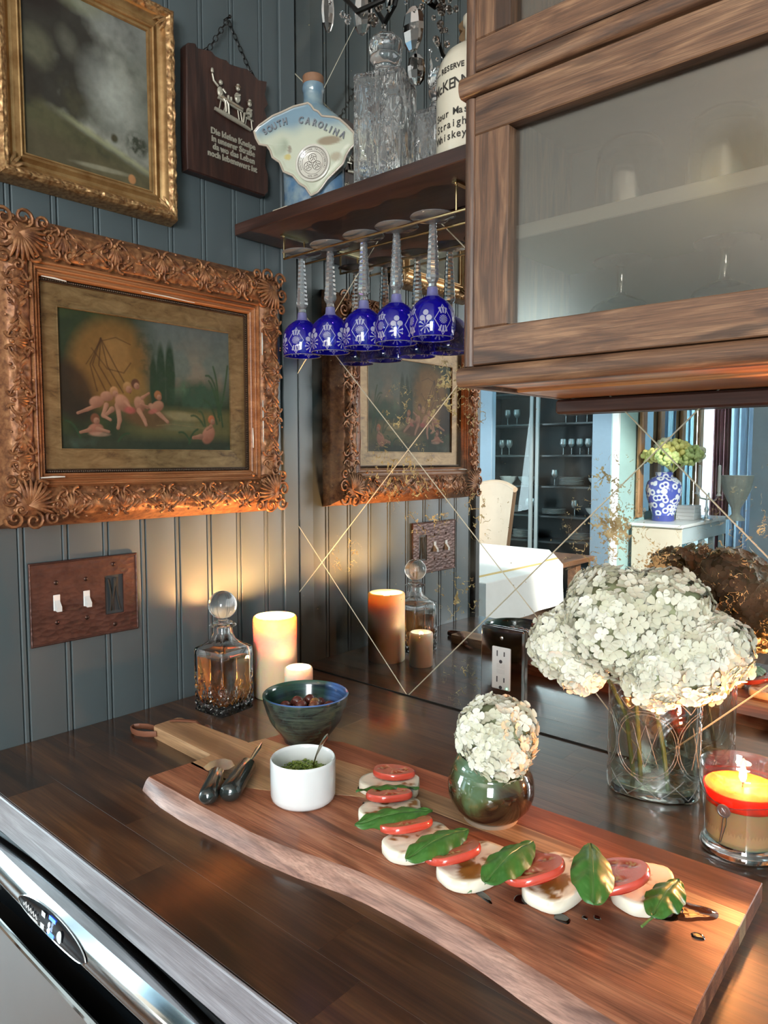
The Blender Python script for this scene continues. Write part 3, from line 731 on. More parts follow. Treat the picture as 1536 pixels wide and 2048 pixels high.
def make_basil(x, y_, z_, rz, L, Wd, tilt, roll, seed, label, arch=.25, stem=0, droop=0):
    e = empty('basil_leaf', (x, y_, z_), 0, label, 'basil leaf', 'basil leaves in the arc on the board'); e.rotation_euler = (Matrix.Rotation(rz, 4, 'Z') @ Matrix.Rotation(tilt, 4, 'Y') @ Matrix.Rotation(roll, 4, 'X')).to_euler()
    def P(u, v, dz=0):   # u along, v across -1..1
        w = Wd/2*(math.sin(PI*u**.85)**.75)*(1 if 0 < u < 1 else 0); x_ = (u-.5)*L; yy_ = w*v
        z0 = arch*Wd*(1-abs(v)**1.7)*math.sin(PI*min(1, max(0, u)))+.0016*math.sin(u*26+abs(v)*3)*(abs(v))-.0016*math.exp(-(v*9)**2)-droop*(u-.5)**2*L*4+.0008*noise.noise(Vector((u*9, v*5, seed)))
        return (x_, yy_, z0+dz)
    def colf(u, v):
        vv = v*2-1; vein = math.exp(-(vv*14)**2)+.55*max(0, math.cos((u*9-abs(vv)*1.6)*2*PI))**14*(abs(vv) < .9)
        n_ = .5+.5*noise.noise(Vector((u*3, vv*2, seed)))
        b_ = (lerp(.028, .070, n_), lerp(.115, .205, n_), lerp(.018, .035, n_)); return tuple(lerp(b_[i], (.16, .32, .09)[i], min(1, vein)*.5) for i in range(3))
    mb = MB().grid(lambda u, v: P(u, v*2-1), 34, 16, col=colf).grid(lambda u, v: P(u, 1-v*2, -.0005), 34, 16, col=lambda u, v: (.06, .14, .04))
    mb.build('blade', M_basil, e, 70)
    mb = MB(); mb.tube([P(q/14*.92+.02, 0, .0001) for q in range(15)], [.0009*(1-q/18) for q in range(15)], 5)
    if stem: mb.tube([P(.02, 0, 0), (-.5*L-.005, .001, -.0006), (-.5*L-stem, .003, -.0015)], [.0011, .0012, .0012], 6)
    mb.build('midrib', plain('basil_rib', (.10, .20, .05), .35), e, 60); return e
Z = TB
def ang(dx, dy): return math.atan2(dy, dx)
# row follows an arc: back left -> front -> right
# mozzarella: (x, y, rz, lx, ly)
make_mozz(.5240, -.3230, Z+.0004, R(35), .072, .044, 0, 0, 1, 'mozzarella slice at the back end of the arc, under the rearmost tomato', .15)
make_mozz(.5690, -.3735, Z+.0004, R(54), .070, .040, 0, 0, 2, 'mozzarella slice second from the back, between tomato and basil', .25)
make_mozz(.6330, -.4030, Z+.0004, R(71), .076, .048, 0, 0, 3, 'mozzarella slice with a brown balsamic patch nearest the board front edge', .25)
make_mozz(.7010, -.4000, Z+.0004, R(76), .079, .054, 0, 0, 4, 'mozzarella slice stained brown, in front of the small green vase', .35)
make_mozz(.7720, -.3710, Z+.0004, R(94), .084, .050, 0, 0, 5, 'brown stained mozzarella slice between two tomato slices on the right', .42)
make_mozz(.8340, -.3270, Z+.0004, R(108), .074, .054, 0, 0, 6, 'clean white mozzarella slice at the right end of the arc', .0)
tl = Z+.0140
make_tomato(.5200, -.3120, tl, R(30), .0255, R(0), R(-4), 1, 'rearmost tomato slice lying on the back mozzarella slice', sy=.72)
make_tomato(.5560, -.3610, tl+.001, R(46), .0260, 0, R(-8), 2, 'tomato slice second from the back, seen edge on', sy=.66)
make_tomato(.6130, -.3990, tl+.001, R(62), .0285, 0, R(-14), 3, 'tomato slice third from the back, leaning on mozzarella', sy=.80)
make_tomato(.6820, -.4110, tl+.0015, R(78), .0290, R(0), R(-17), 4, 'tomato slice with visible seeds left of the brown stained mozzarella', sy=.9)
make_tomato(.7560, -.3860, tl+.0020, R(90), .0295, R(0), R(-19), 5, 'tomato slice with seeds in the middle of the right half of the arc')
make_tomato(.8180, -.3450, tl+.0020, R(100), .0300, R(0), R(-19), 6, 'rightmost tomato slice lying on the clean mozzarella')
bz = Z+.0220
make_basil(.5430, -.3480, Z+.0165, R(228), .074, .028, 0, R(20), 1, 'small basil leaf tucked behind the second tomato slice', .18)
make_basil(.5990, -.4010, bz-.000, R(62), .088, .030, 0, R(12), 2, 'long dark basil leaf between the second mozzarella and third tomato', .22)
make_basil(.6680, -.4150, bz+.002, R(82), .086, .036, 0, R(5), 3, 'glossy basil leaf left of the seeded tomato slice', .22)
make_basil(.7370, -.3960, bz+.003, R(92), .090, .037, 0, R(2), 4, 'basil leaf leaning from mozzarella to tomato below the small green vase', .24)
make_basil(.6990, -.4240, Z+.004, R(160), .040, .020, 0, 0, 7, 'little basil leaf lying on the board in front of the arc', .2)
make_basil(.8030, -.3650, bz+.005, R(117), .100, .038, 0, R(2), 5, 'large folded basil leaf left of the rightmost tomato', .30)
make_basil(.8600, -.3380, Z+.014, R(92), .070, .032, R(0), R(0), 6, 'basil leaf with a stem at the right end of the arc', .22, stem=.016)
# balsamic
M_bal = plain('balsamic_glaze', (.006, .003, .002), .05, coat=1.0, coatr=.02)
M_bal2 = plain('thin_balsamic_glaze', (.09, .03, .015), .05, coat=1.0, coatr=.02)
def puddle(x, y_, rx, ry, rz, seed, label, h=.0011, mat=None, ir=.25):
    mb = MB(); N = 28
    def f(u, v):
        a = 2*PI*u; q = 1+ir*noise.noise(Vector((math.cos(a)*1.3, math.sin(a)*1.3, seed))); s_ = v
        return (rx*q*s_*math.cos(a), ry*q*s_*math.sin(a), h*math.sqrt(max(0, 1-v**4))+.00005)
    mb.grid(f, N, 7, closed_u=True); o = mb.build('balsamic_drop', mat or M_bal, smooth=80, loc=(x, y_, Z)); o.rotation_euler = (0, 0, rz)
    return tag(o, label, 'balsamic drop', 'balsamic drops on the board')
puddle(.5170, -.3140, .037, .026, R(40), 1, 'large dark balsamic pool around the rearmost mozzarella')
puddle(.5560, -.3320, .0045, .0035, 0, 2, 'small balsamic drop right of the rear slices')
puddle(.5300, -.3650, .010, .006, 0, 3, 'balsamic spot left of the second tomato slice')
puddle(.7240, -.4235, .014, .004, R(-20), 4, 'streak of balsamic in front of the little basil leaf')
puddle(.7560, -.4050, .009, .007, R(30), 5, 'round balsamic spot left of the stained right hand mozzarella')
puddle(.7960, -.4060, .0085, .0055, R(-10), 6, 'glossy balsamic drop in front of the large basil leaf')
puddle(.8180, -.3850, .0035, .003, 0, 7, 'tiny balsamic dot right of the large basil leaf')
puddle(.8100, -.3920, .003, .0024, 0, 8, 'tiniest balsamic dot under the large basil tip')
puddle(.8740, -.3240, .0230, .0150, R(35), 9, 'large thin balsamic pool at the right end of the arc', mat=M_bal2, h=.0014)
puddle(.8600, -.3360, .0180, .0120, R(55), 12, 'dark balsamic under the stemmed basil leaf', h=.0019)
puddle(.8920, -.3520, .0060, .0045, R(10), 10, 'single balsamic drop nearest the board right edge')
puddle(.6300, -.4100, .018, .014, R(60), 13, 'balsamic seeping from under the front mozzarella slice')

# ------------------------------------------------------------------ hydrangeas
def floret_meshes(mat, tiny=1.16):
    out = []
    for v in range(3):
        rf = random.Random(v+40); mb = MB()
        for k in range(4):
            a = k*PI/2+rf.uniform(-.15, .15); L = .0078*tiny*rf.uniform(.85, 1.1); w = .0040*tiny*rf.uniform(.9, 1.15); cup = rf.uniform(.05, .35)
            ca, sa = math.cos(a), math.sin(a)
            pts = [(0, 0, 0), (.35*L, .7*w, cup*.0010), (.75*L, w, cup*.003), (L, .55*w, cup*.005), (1.04*L, 0, cup*.0045), (L, -.55*w, cup*.005), (.75*L, -w, cup*.003), (.35*L, -.7*w, cup*.0010), (.6*L, 0, -.0006)]
            vs = [(x*ca-y_*sa, x*sa+y_*ca, z_) for x, y_, z_ in pts]
            mb.add(vs, [(8, i, (i+1) % 8) for i in range(8)])
        mb.ball((0, 0, .0006), .0008, 5, 3)
        me_o = mb.build('floret', mat, smooth=60); out.append(me_o)
    return out
M_pet = NT('hydrangea_petal')
oi = M_pet.n('ObjectInfo').outputs['Random']
M_pet.set(col=M_pet.ramp(oi, [(0, (.60, .58, .42)), (.5, (.74, .72, .58)), (1, (.82, .80, .68))]), rough=.55, sss=.25, sssr=(.006, .005, .003), ssss=.5)
FL = floret_meshes(M_pet.m)
M_pet2 = plain('aged_petal', (.62, .60, .40), .6)
M_stem = plain('green_stem', (.13, .17, .05), .45, nz=.2, nscale=60)
M_core = plain('flower_core', (.34, .36, .20), .7)
def make_hydrangea(name, base, stem_pts, lobes, nfl, label, cat='flower', group=None, seed=1, scale=1.0):
    e = empty(name, base, 0, label, cat, group); b_ = Vector(base); rg = random.Random(seed)
    MB().tube([Vector(p)-b_ for p in stem_pts], .0028, 8).build('stem', M_stem, e)
    mb = MB()
    for c, r in lobes: mb.ball(Vector(c)-b_, r*.83, 16, 12)
    mb.build('flower_core', M_core, e, 80)
    pts = []; tot = sum(r*r for c, r in lobes); tries = 0; mind = .0088*scale
    while len(pts) < nfl and tries < nfl*60:
        tries += 1
        q = rg.random()*tot
        for c, r in lobes:
            q -= r*r
            if q <= 0: break
        z_ = rg.uniform(-.92, 1); a = rg.uniform(0, 2*PI); s_ = math.sqrt(1-z_*z_); n = Vector((s_*math.cos(a), s_*math.sin(a), z_))
        rr = r*rg.uniform(.93, 1.05); p = Vector(c)+n*rr
        if p.y > -.008: continue
        if any((p-Vector(c2)).length < r2*.93 for c2, r2 in lobes): continue
        if any((p-p2).length < mind for p2, _ in pts): continue
        pts.append((p, n))
    # under-layer of packed petals, too many to pick apart
    mb = MB(); cnt = 0; want = int(nfl*2.6)
    while cnt < want:
        c, r = lobes[min(len(lobes)-1, int(rg.random()*len(lobes)))]
        z_ = rg.uniform(-.98, 1); a = rg.uniform(0, 2*PI); s_ = math.sqrt(1-z_*z_); n = Vector((s_*math.cos(a), s_*math.sin(a), z_)); p = Vector(c)+n*r*rg.uniform(.86, .96); cnt += 1
        if p.y > -.008 or any((p-Vector(c2)).length < r2*.84 for c2, r2 in lobes): continue
        nn_ = (n+Vector((rg.uniform(-.6, .6), rg.uniform(-.6, .6), rg.uniform(-.6, .6)))).normalized(); t1 = nn_.orthogonal().normalized(); t2 = nn_.cross(t1)
        for k in range(4):
            a2 = k*PI/2+rg.uniform(-.2, .2); d1 = t1*math.cos(a2)+t2*math.sin(a2); d2 = nn_.cross(d1); L = .0080*scale; w = .0043*scale; q0 = p-b_
            mb.add([q0, q0+d1*L*.5+d2*w, q0+d1*L*.95+d2*w*.6+nn_*.001, q0+d1*L*1.05, q0+d1*L*.95-d2*w*.6+nn_*.001, q0+d1*L*.5-d2*w], [(0, 1, 2, 3), (0, 3, 4, 5)])
    o = mb.build('floret_mass', M_pet.m, e, 60); o['kind'] = 'stuff'
    for i, (p, n) in enumerate(pts):
        src = FL[i % 3]; o = src.copy(); COL.objects.link(o); o.name = 'floret'; o.parent = e; o.location = p-b_
        nn_ = (n+Vector((rg.uniform(-.45, .45), rg.uniform(-.45, .45), rg.uniform(-.45, .45)))).normalized()
        qt = nn_.to_track_quat('Z', 'Y'); o.rotation_euler = (qt.to_matrix() @ Matrix.Rotation(rg.uniform(0, 6), 3, 'Z')).to_euler()
        k = scale*rg.uniform(.85, 1.15); o.scale = (k, k, k)
    return e
# small vase
SV = Vector((.6500, -.2960, TB))
e = empty('small_vase', SV, label='small round green brown glazed pottery vase on the board with one flower head', cat='vase')
mg = NT('green_brown_glaze'); tc = mg.tc(); s3 = mg.sep(tc)
nz = mg.noise(tc, 26, 4, .6, 1.0)
hz = mg.math('ADD', mg.math('MULTIPLY', s3[2], 11.0), mg.math('MULTIPLY', mg.math('SUBTRACT', nz, .5), 1.1))
side = mg.math('MULTIPLY', s3[0], 9.0)
cc = mg.ramp(mg.math('SUBTRACT', hz, mg.math('ABSOLUTE', mg.math('MULTIPLY', side, .9))), [(.02, (.018, .010, .006)), (.18, (.055, .035, .014)), (.38, (.075, .105, .040)), (.7, (.10, .17, .10))])
mg.set(col=cc, rough=.07, coat=.8, coatr=.03)
pr = [(.0001, .004), (.027, .004), (.0285, 0), (.0300, .0), (.0302, .004)]
MB().lathe(pr, 48).build('foot', plain('unglazed_clay', (.45, .38, .30), .7, nz=.1), e, 40)
pr = [(.0302, .004), (.036, .009), (.0435, .018), (.0475, .029), (.0480, .038), (.0462, .048), (.0425, .056), (.0412, .0585), (.0416, .0595), (.0395, .0655), (.0360, .071), (.0345, .072), (.033, .070), (.038, .055), (.042, .038), (.03, .012), (.0001, .010)]
MB().lathe(pr, 64).build('body', mg.m, e, 70)
c0 = SV+Vector((.0045, .004, .0930))
make_hydrangea('hydrangea', (SV.x, SV.y, TB+.012), [(SV.x, SV.y, TB+.012), (SV.x, SV.y, TB+.06), tuple(c0)], [(tuple(c0), .0430), (tuple(c0+Vector((.010, -.012, -.012))), .0340), (tuple(c0+Vector((-.012, .002, -.012))), .0330)], 200, 'white hydrangea head in the small round green vase', group='hydrangeas', seed=4, scale=.92)

# big glass vase
BV = Vector((.7480, -.0810, 0)); BR = R(18)
e = empty('glass_vase', BV, BR, 'tall oval pressed glass vase holding the big hydrangeas by the mirror', 'vase')
M_vase = thin_glass('vase_glass', (.90, .92, .90), .01, boost=2.6)
def vd(t, z, r):
    if r < .05: return 0
    a = t*5; s_ = 0
    cu = ((t % (PI/2))-PI/4); dz = (z-.070)
    rr = math.hypot(cu*.045, dz*.8); s_ += .0012*math.exp(-((rr-.032)/.0018)**2)+.0010*math.exp(-((rr-.026)/.0014)**2)
    d1 = abs(((t*.05+z) % .03)-.015); d2 = abs(((t*.05-z) % .03)-.015)
    if rr > .035: s_ += .0010*(math.exp(-(d1/.0012)**2)+math.exp(-(d2/.0012)**2))
    return s_
pz = [(1.0, .003+.001*q) if q < 3 else (1, .006+(q-3)*.0021) for q in range(66)]
MB().lathe([(.0001, .0), (.04, 0), (.0515, .0005), (.0532, .002)]+[(.0536, z_) for _, z_ in pz if z_ < .137]+[(.0545, .1385), (.0538, .1405), (.0526, .1395)], 180, ax=1, ay=.58, disp=vd).build('wall', M_vase, e, 70)
MB().lathe([(.0526, .1395), (.0510, .13), (.0506, .03), (.050, .0135), (.03, .010), (.0001, .009)], 64, ax=1, ay=.56).build('inner_wall', M_vase, e, 70)
MB().lathe([(.0001, .0015), (.0495, .0015), (.0500, .004), (.048, .0085), (.0001, .0088)], 64, ax=1, ay=.56).build('thick_base', glass('base_glass', (.93, .97, .94)), e, 60)
MB().lathe([(.0001, .0100), (.0495, .0105), (.0500, .02), (.0500, .094), (.0001, .094)], 64, ax=1, ay=.555).build('water', thin_glass('water', (.93, .95, .92), .01, ior=1.33), e, 60)
M_press = whitened_glass('pressed_glass_relief', .12, (.75, .78, .76))
mb = MB()
def onv(t, z_): return (.0545*math.cos(t), .0545*.58*math.sin(t), z_)
def t_of(u_): return -PI/2+u_/.046
for c0_ in (-1.55, -.15, 1.25, 2.65):
    for rr_ in (.034, .031): mb.tube([onv(-PI/2+c0_+.0+rr_*math.cos(a)/.047, .070+rr_*1.25*math.sin(a)) for a in [2*PI*q/40 for q in range(40)]], .0004, 4, closed=True)
    for sg in (-1, 1): mb.tube([onv(-PI/2+c0_+sg*.29*t, .070+.026*(1-2*t)*1.0) for t in [q/10 for q in range(11)]], .0004, 4).tube([onv(-PI/2+c0_+sg*.29*t, .070-.026*(1-2*t)) for t in [q/10 for q in range(11)]], .0004, 4)
for k_ in range(9):
    for sg in (-1, 1):
        for (za, zb) in ((.006, .030), (.112, .138)):
            mb.tube([onv(k_*2*PI/9+sg*.55*t, lerp(za, zb, t)) for t in [q/8 for q in range(9)]], .0006, 4)
mb.build('pressed_pattern', M_press, e, 60)
HB = Vector((.748, -.085, .012))
make_hydrangea('hydrangea', (.735, -.085, .012), [(.735, -.085, .012), (.730, -.088, .09), (.728, -.10, .15), (.735, -.125, .20)], [((.728, -.145, .222), .064), ((.775, -.125, .238), .052), ((.702, -.125, .238), .047)], 300, 'largest creamy hydrangea head, top centre of the glass vase', group='hydrangeas', seed=5)
make_hydrangea('hydrangea', (.762, -.080, .012), [(.770, -.088, .012), (.762, -.085, .06), (.750, -.082, .11), (.757, -.09, .15), (.80, -.13, .18)], [((.808, -.142, .190), .046), ((.828, -.125, .205), .040), ((.780, -.165, .175), .036)], 250, 'warm lit hydrangea head on the right over the jar candle', group='hydrangeas', seed=6)
make_hydrangea('hydrangea', (.722, -.080, .012), [(.722, -.076, .012), (.712, -.08, .09), (.695, -.10, .14), (.675, -.135, .175)], [((.664, -.155, .188), .042), ((.690, -.165, .165), .028), ((.672, -.145, .205), .034)], 210, 'hydrangea head on the left, drooping over the vase rim', group='hydrangeas', seed=7)
for f_ in FL: bpy.data.objects.remove(f_)

# ------------------------------------------------------------------ candles
def wax(name, col, rad, scale, sss=1.0):
    m = NT(name); m.set(col=col, rough=.45, sss=sss, sssr=rad, ssss=scale); return m.m
WARM = (1.0, .50, .18)
e = empty('pillar_candle', (.104, -.148, 0), label='tall ivory pillar candle glowing in the corner behind the decanter', cat='candle')
r_ = .0382
pr = [(.0001, 0), (r_-.002, 0), (r_, .002), (r_, .136), (r_-.0010, .1395), (r_-.0035, .1415), (r_-.0060, .1405), (r_-.0075, .136), (r_-.0095, .120), (r_-.014, .1165), (.0001, .115)]
MB().lathe(pr, 64).build('wax_body', wax('ivory_wax', (.84, .64, .42), (1.0, .42, .15), .020), e, 60)
MB().tube([(0, 0, .115), (0, 0, .1215)], .0012, 6).build('wick', plain('wick', (.05, .04, .03), .8), e)
M_flame = NT('candle_flame'); M_flame.set(col=(1, .6, .3), emit=(1.0, .62, .26), es=16.0); M_flame = M_flame.m
fp = [(.0001, 0), (.0018, .002), (.0030, .006), (.0030, .010), (.0020, .016), (.0009, .021), (.0001, .024)]
MB().lathe([(a*.9, .1200+b_*.62) for a, b_ in fp], 12).build('flame', M_flame, e, 80)
lamp('pillar_candle_light', 'POINT', (.104, -.148, .1270), None, 4.4, WARM, (.010,))
e = empty('votive_candle', (.183, -.164, 0), label='small ivory candle with a flame shaped tip, behind the olive bowl', cat='candle')
r_ = .0238
pr = [(.0001, 0), (r_-.002, 0), (r_, .002), (r_, .064), (r_-.001, .0672), (r_-.003, .0685), (r_-.0045, .0675), (r_-.006, .063), (r_-.010, .0575), (.0001, .056)]
MB().lathe(pr, 48).build('wax_body', wax('pale_wax', (.90, .84, .76), (1.0, .72, .52), .008), e, 60)
MB().lathe([(a*1.1, .0570+b_*.52) for a, b_ in fp], 12).build('flame', M_flame, e, 80)
lamp('votive_candle_light', 'POINT', (.183, -.164, .0645), None, .16, (1.0, .62, .36), (.004,))
# jar candle
JC = Vector((.8690, -.1480, 0))
e = empty('jar_candle', JC, label='lit scented candle with orange glowing wax in a glass jar at the right', cat='candle')
M_jar = thin_glass('jar_glass', (.97, .96, .95), .01, boost=2.2)
JS = [(.0001, 0), (.036, 0), (.0395, .0015), (.0405, .006), (.0385, .010), (.0362, .0130), (.0365, .025), (.0385, .048), (.0402, .066), (.0420, .0700), (.0426, .0730), (.0430, .0905), (.0424, .0920), (.0414, .0910), (.0409, .0735), (.0389, .067), (.0362, .040), (.0348, .0150), (.0001, .0140)]
MB().lathe(JS, 96).build('glass_jar', M_jar, e, 60)
MB().lathe([(.0001, .0012), (.0355, .0012), (.0390, .004), (.0382, .0085), (.034, .0122), (.0001, .0130)], 64).build('thick_base', glass('jar_base_glass', (.96, .97, .98)), e, 60)
mw = NT('scented_wax'); mw.set(col=(.60, .36, .18), rough=.4, sss=1.0, sssr=(1.0, .20, .04), ssss=.026); mw = mw.m
mw2 = NT('glow_tinted_wax'); mw2.set(col=(.62, .045, .014), rough=.12, sss=.6, sssr=(1.0, .15, .03), ssss=.02, coat=.6); mw2 = mw2.m  # flame glow in the wax top is put into this red base colour
MB().lathe([(.0001, .0145), (.0338, .0150), (.0352, .02), (.0362, .042), (.0372, .054), (.0001, .0541)], 64).build('wax_body', mw, e, 50)
MB().lathe([(.0001, .0543), (.0372, .0543), (.0380, .064), (.0385, .0695), (.0370, .0700), (.0355, .0684), (.0001, .0682)], 64).build('wax_pool', mw2, e, 50, label='melted top of the wax with the flame glow painted in orange red')
MB().tube([(0, 0, .0683), (.0003, 0, .0755)], .0009, 6).build('wick', plain('wick', (.05, .03, .02), .8), e)
MB().lathe([(a*1.25, .0735+b_*.95) for a, b_ in fp], 14).build('flame', M_flame, e, 80)
lamp('jar_candle_light', 'POINT', (JC.x, JC.y, .0835), None, 5.0, (1.0, .36, .11), (.0070,))
def onjar(a, z_, off=.0008):
    r2 = np.interp(z_, [.0130, .025, .048, .066, .070, .073, .0905], [.0362, .0365, .0385, .0402, .0420, .0426, .0430])+off
    d_ = Vector((math.cos(a), math.sin(a), 0)); return d_*r2+Vector((0, 0, z_))
a0 = math.atan2(-.985, -.14)
MB().tube([onjar(2*PI*q/64, .0645-.005*math.exp(-(((2*PI*q/64-(a0 % (2*PI)))/.5)**2)), .0012) for q in range(64)], .0004, 5, closed=True).build('thread', plain('dark_thread', (.05, .04, .035), .8), e)
c_ = onjar(a0, .0560, .0030); n_ = Vector((math.cos(a0), math.sin(a0), 0)); qm = n_.to_track_quat('Z', 'Y').to_matrix().to_4x4(); qm.translation = c_
MB().lathe([(.0001, 0), (.0060, 0), (.0070, .0006), (.0068, .0012), (.0056, .0013), (.0052, .0009), (.0001, .0009)], 24).xf(qm).build('charm', plain('pewter', (.42, .42, .43), .35, 1.0), e)
MB().text('N', .007, qm @ Matrix.Translation((0, 0, .0012)), .0002).build('charm_mark', plain('pewter_relief', (.65, .65, .66), .3, 1.0), e, 0)
MB().tube([onjar(a0-.03, .051, .0012), onjar(a0-.08, .036, .0010), onjar(a0-.16, .018, .0010)], .0004, 4).tube([onjar(a0+.05, .051, .0012), onjar(a0+.03, .040, .0010), onjar(a0-.12, .019, .0010)], .0004, 4).build('thread_tail', plain('dark_thread_tail', (.05, .04, .035), .8), e)

# ------------------------------------------------------------------ decanters
M_cutglass = whitened_glass('cut_crystal', .05, (.85, .87, .90)); M_cutclear = glass('clear_cut_crystal', (.99, .99, .99), 0.0, 1.5)
M_whisky = glass('whisky', (.55, .20, .035), 0.0, 1.36)
def cutdisp(zlo, zhi, depth, sw):
    def f(t, z, r):
        if z < .002 or r < sw*.7: return 0
        q = t % (PI/2)-PI/4; x_ = math.tan(max(-.78, min(.78, q)))*r     # position along the side
        top = zlo+(zhi-zlo)*(.55+.45*math.cos(x_*260)*.6)
        m_ = smooth01((top-z)/.012)
        g1 = abs(((x_*1.0+z*.75) % .0105)-.00525)/.00525; g2 = abs(((x_*1.0-z*.75) % .0105)-.00525)/.00525
        return -depth*m_*(1-min(g1, g2))**2.2
    return f
def flutes(hb, h):
    def f(t, z, r):
        if z < .004 or z > hb-.003 or r < h*.7: return 0
        q = (t % (PI/2))/(PI/4)-1; x_ = q; zz = z/hb; g_ = 0
        for sg in (-1, 1):
            for k in range(4):
                xc = sg*(.95-(.10+.13*k)*zz**1.3-.02*k); g_ = max(g_, math.exp(-((x_-xc)/.035)**2)*smooth01(zz*6)*(zz > .10+.09*k))
                xc = sg*(.06+(.16+.14*k)*(1-zz)*.9); g_ = max(g_, math.exp(-((x_-xc)/.030)**2)*(zz < .42-.05*k)*smooth01(zz*20))
        for k in range(-2, 3):
            xc = k*.055*(1+1.5*(zz-.7)); g_ = max(g_, math.exp(-((x_-xc)/.018)**2)*(.74 < zz < .95))
        d = abs(abs(x_)*1.4+abs(zz-.58)*3.4-.36); g_ = max(g_, .8*math.exp(-(d/.05)**2))
        return -.0026*g_
    return f
def make_decanter(name, loc, rz, half, hbody, hs, label, liquid=None, stopper='ball', cat='decanter', grp=None):
    e = empty(name, loc, rz, label, cat, grp); h = half
    n_ = 160
    zs = [(h*.96, .0), (h, .002)]+[(h, .002+(hbody-.006)*q/70) for q in range(1, 71)]
    tp = [(h*.985, hbody-.0015), (h*.93, hbody), (h*.70, hbody+hs*.13), (h*.5, hbody+hs*.32), (.0160, hbody+hs*.62), (.0150, hbody+hs*.85), (.0158, hbody+hs*.88), (.0215, hbody+hs*.92), (.0222, hbody+hs*.955), (.0190, hbody+hs)]
    if stopper == 'knob': tp = [(h*.985, hbody-.0015), (h*.93, hbody), (h*.6, hbody+.002), (.021, hbody+.003), (.019, hbody+hs*.5), (.0195, hbody+hs)]
    cd = cutdisp(.012, hbody*.66, .0026, h) if liquid else flutes(hbody, h)
    def ring(mb, pts, sqf, disp=None, inv=False):
        vs = []
        for r, z in pts:
            sq = sqf(z)
            for k_ in range(n_):
                t = 2*PI*k_/n_; ct, st_ = math.cos(t), math.sin(t); q = (abs(ct)**sq+abs(st_)**sq)**(-1/sq)
                rr = r*q
                if disp: rr += disp(t, z, r)*q
                vs.append((rr*ct, rr*st_, z))
        fs = [((i*n_+k_), (i*n_+(k_+1) % n_), ((i+1)*n_+(k_+1) % n_), ((i+1)*n_+k_)) for i in range(len(pts)-1) for k_ in range(n_)]
        if inv: fs = [f_[::-1] for f_ in fs]
        mb.add(vs, fs); return vs
    sqf = lambda z: lerp(14, 2, smooth01((z-hbody+.002)/(hs*.5)))
    mb = MB(); ring(mb, [(.0001, 0)]+zs+tp, sqf, cd)
    inn = [(.0001, .014), (h*.80, .014), (h*.87, .020)]+[(h*.87, lerp(.022, hbody-.008, q/6)) for q in range(1, 7)]+[(h*.82, hbody-.003), (h*.55, hbody+hs*.12), (.0115, hbody+hs*.58), (.0105, hbody+hs*.999)]
    if stopper == 'knob': inn = [(.0001, .014), (h*.80, .014), (h*.87, .020)]+[(h*.87, lerp(.022, hbody-.008, q/6)) for q in range(1, 7)]+[(h*.8, hbody-.005), (.018, hbody-.004), (.0135, hbody+.002), (.0135, hbody+hs)]
    ring(mb, inn+[tp[-1]], sqf, None, True)
    mb.build('glass_body', M_cutclear if liquid else M_cutglass, e, 35)
    if liquid:
        mb = MB(); ring(mb, [(.0001, .0143), (h*.79, .0143), (h*.865, .0203), (h*.865, liquid-.001), (h*.86, liquid), (.0001, liquid)], sqf); mb.build('liquid', M_whisky, e, 35)
    zt = hbody+hs
    if stopper == 'ball':
        MB().lathe([(.0001, zt-.016), (.0085, zt-.016), (.0098, zt-.001), (.0150, zt+.0005), (.0155, zt+.003), (.0085, zt+.006), (.0075, zt+.009), (.0120, zt+.0115)]+[(.0235*math.sin(a), zt+.031-.0235*math.cos(a)) for a in [lerp(.55, PI, q/16) for q in range(17)]], 40).build('stopper', M_cutglass, e, 60)
    else:
        kk = half/.042
        MB().lathe([(.0001, zt-.014), (.012, zt-.014), (.0130, zt-.001), (.0185*kk, zt+.0), (.017*kk, zt+.005), (.0205*kk, zt+.009), (.026*kk, zt+.016), (.0265*kk, zt+.021), (.0225*kk, zt+.025), (.0262*kk, zt+.028), (.0285*kk, zt+.036), (.0270*kk, zt+.044), (.021*kk, zt+.051), (.010*kk, zt+.0545), (.0001, zt+.055)], 40, disp=lambda t, z, r: .0007*math.cos(t*8) if r > .015 else 0).build('stopper', M_cutglass, e, 60)
    return e
make_decanter('decanter', (.096, -.2520, 0), R(6), .0352, .106, .038, 'square cut glass whisky decanter with a ball stopper beside the pillar candle', liquid=.0915)
make_decanter('decanter', (.3047, -.082, .830), R(22), .0400, .168, .013, 'large empty cut crystal decanter on the shelf with a mushroom stopper', stopper='knob')
make_decanter('decanter', (.3900, -.050, .830), R(14), .0330, .104, .012, 'smaller crystal decanter on the shelf, between the large one and the jug', stopper='knob')

# ------------------------------------------------------------------ switch plate
e = empty('switch_plate', (0, -.4380, .2015), label='hammered copper triple switch plate on the blue panelled wall', cat='switch plate')
mcop = NT('hammered_copper'); tc = mcop.tc()
vo = mcop.n('TexVoronoi'); vo.inputs['Scale'].default_value = 110; mcop.l(mcop.mapping(tc, (1, .75, 1.4)), vo.inputs['Vector'])
mcop.set(col=mcop.ramp(mcop.noise(tc, 60, 3), [(.3, (.060, .027, .021)), (.7, (.110, .050, .038))]), rough=.45, metal=.45); mcop.bump(vo.outputs['Distance'], .6, .0016)
PW, PH = .084, .0605
mb = MB()
def fr(mb, y0, y1, z0, z1, x0=.0006, x1=.0050): mb.box(x0, x1, y0, y1, z0, z1)
holes = []   # rocker opening on the right
oy0, oy1, oz0, oz1 = .0300, .0610, -.0310, .0310
for (a, b_, c, d) in ((-PW, oy0, -PH, PH), (oy1, PW, -PH, PH), (oy0, oy1, -PH, oz0), (oy0, oy1, oz1, PH)): fr(mb, a, b_, c, d)
mb.build('plate', mcop.m, e, 0)
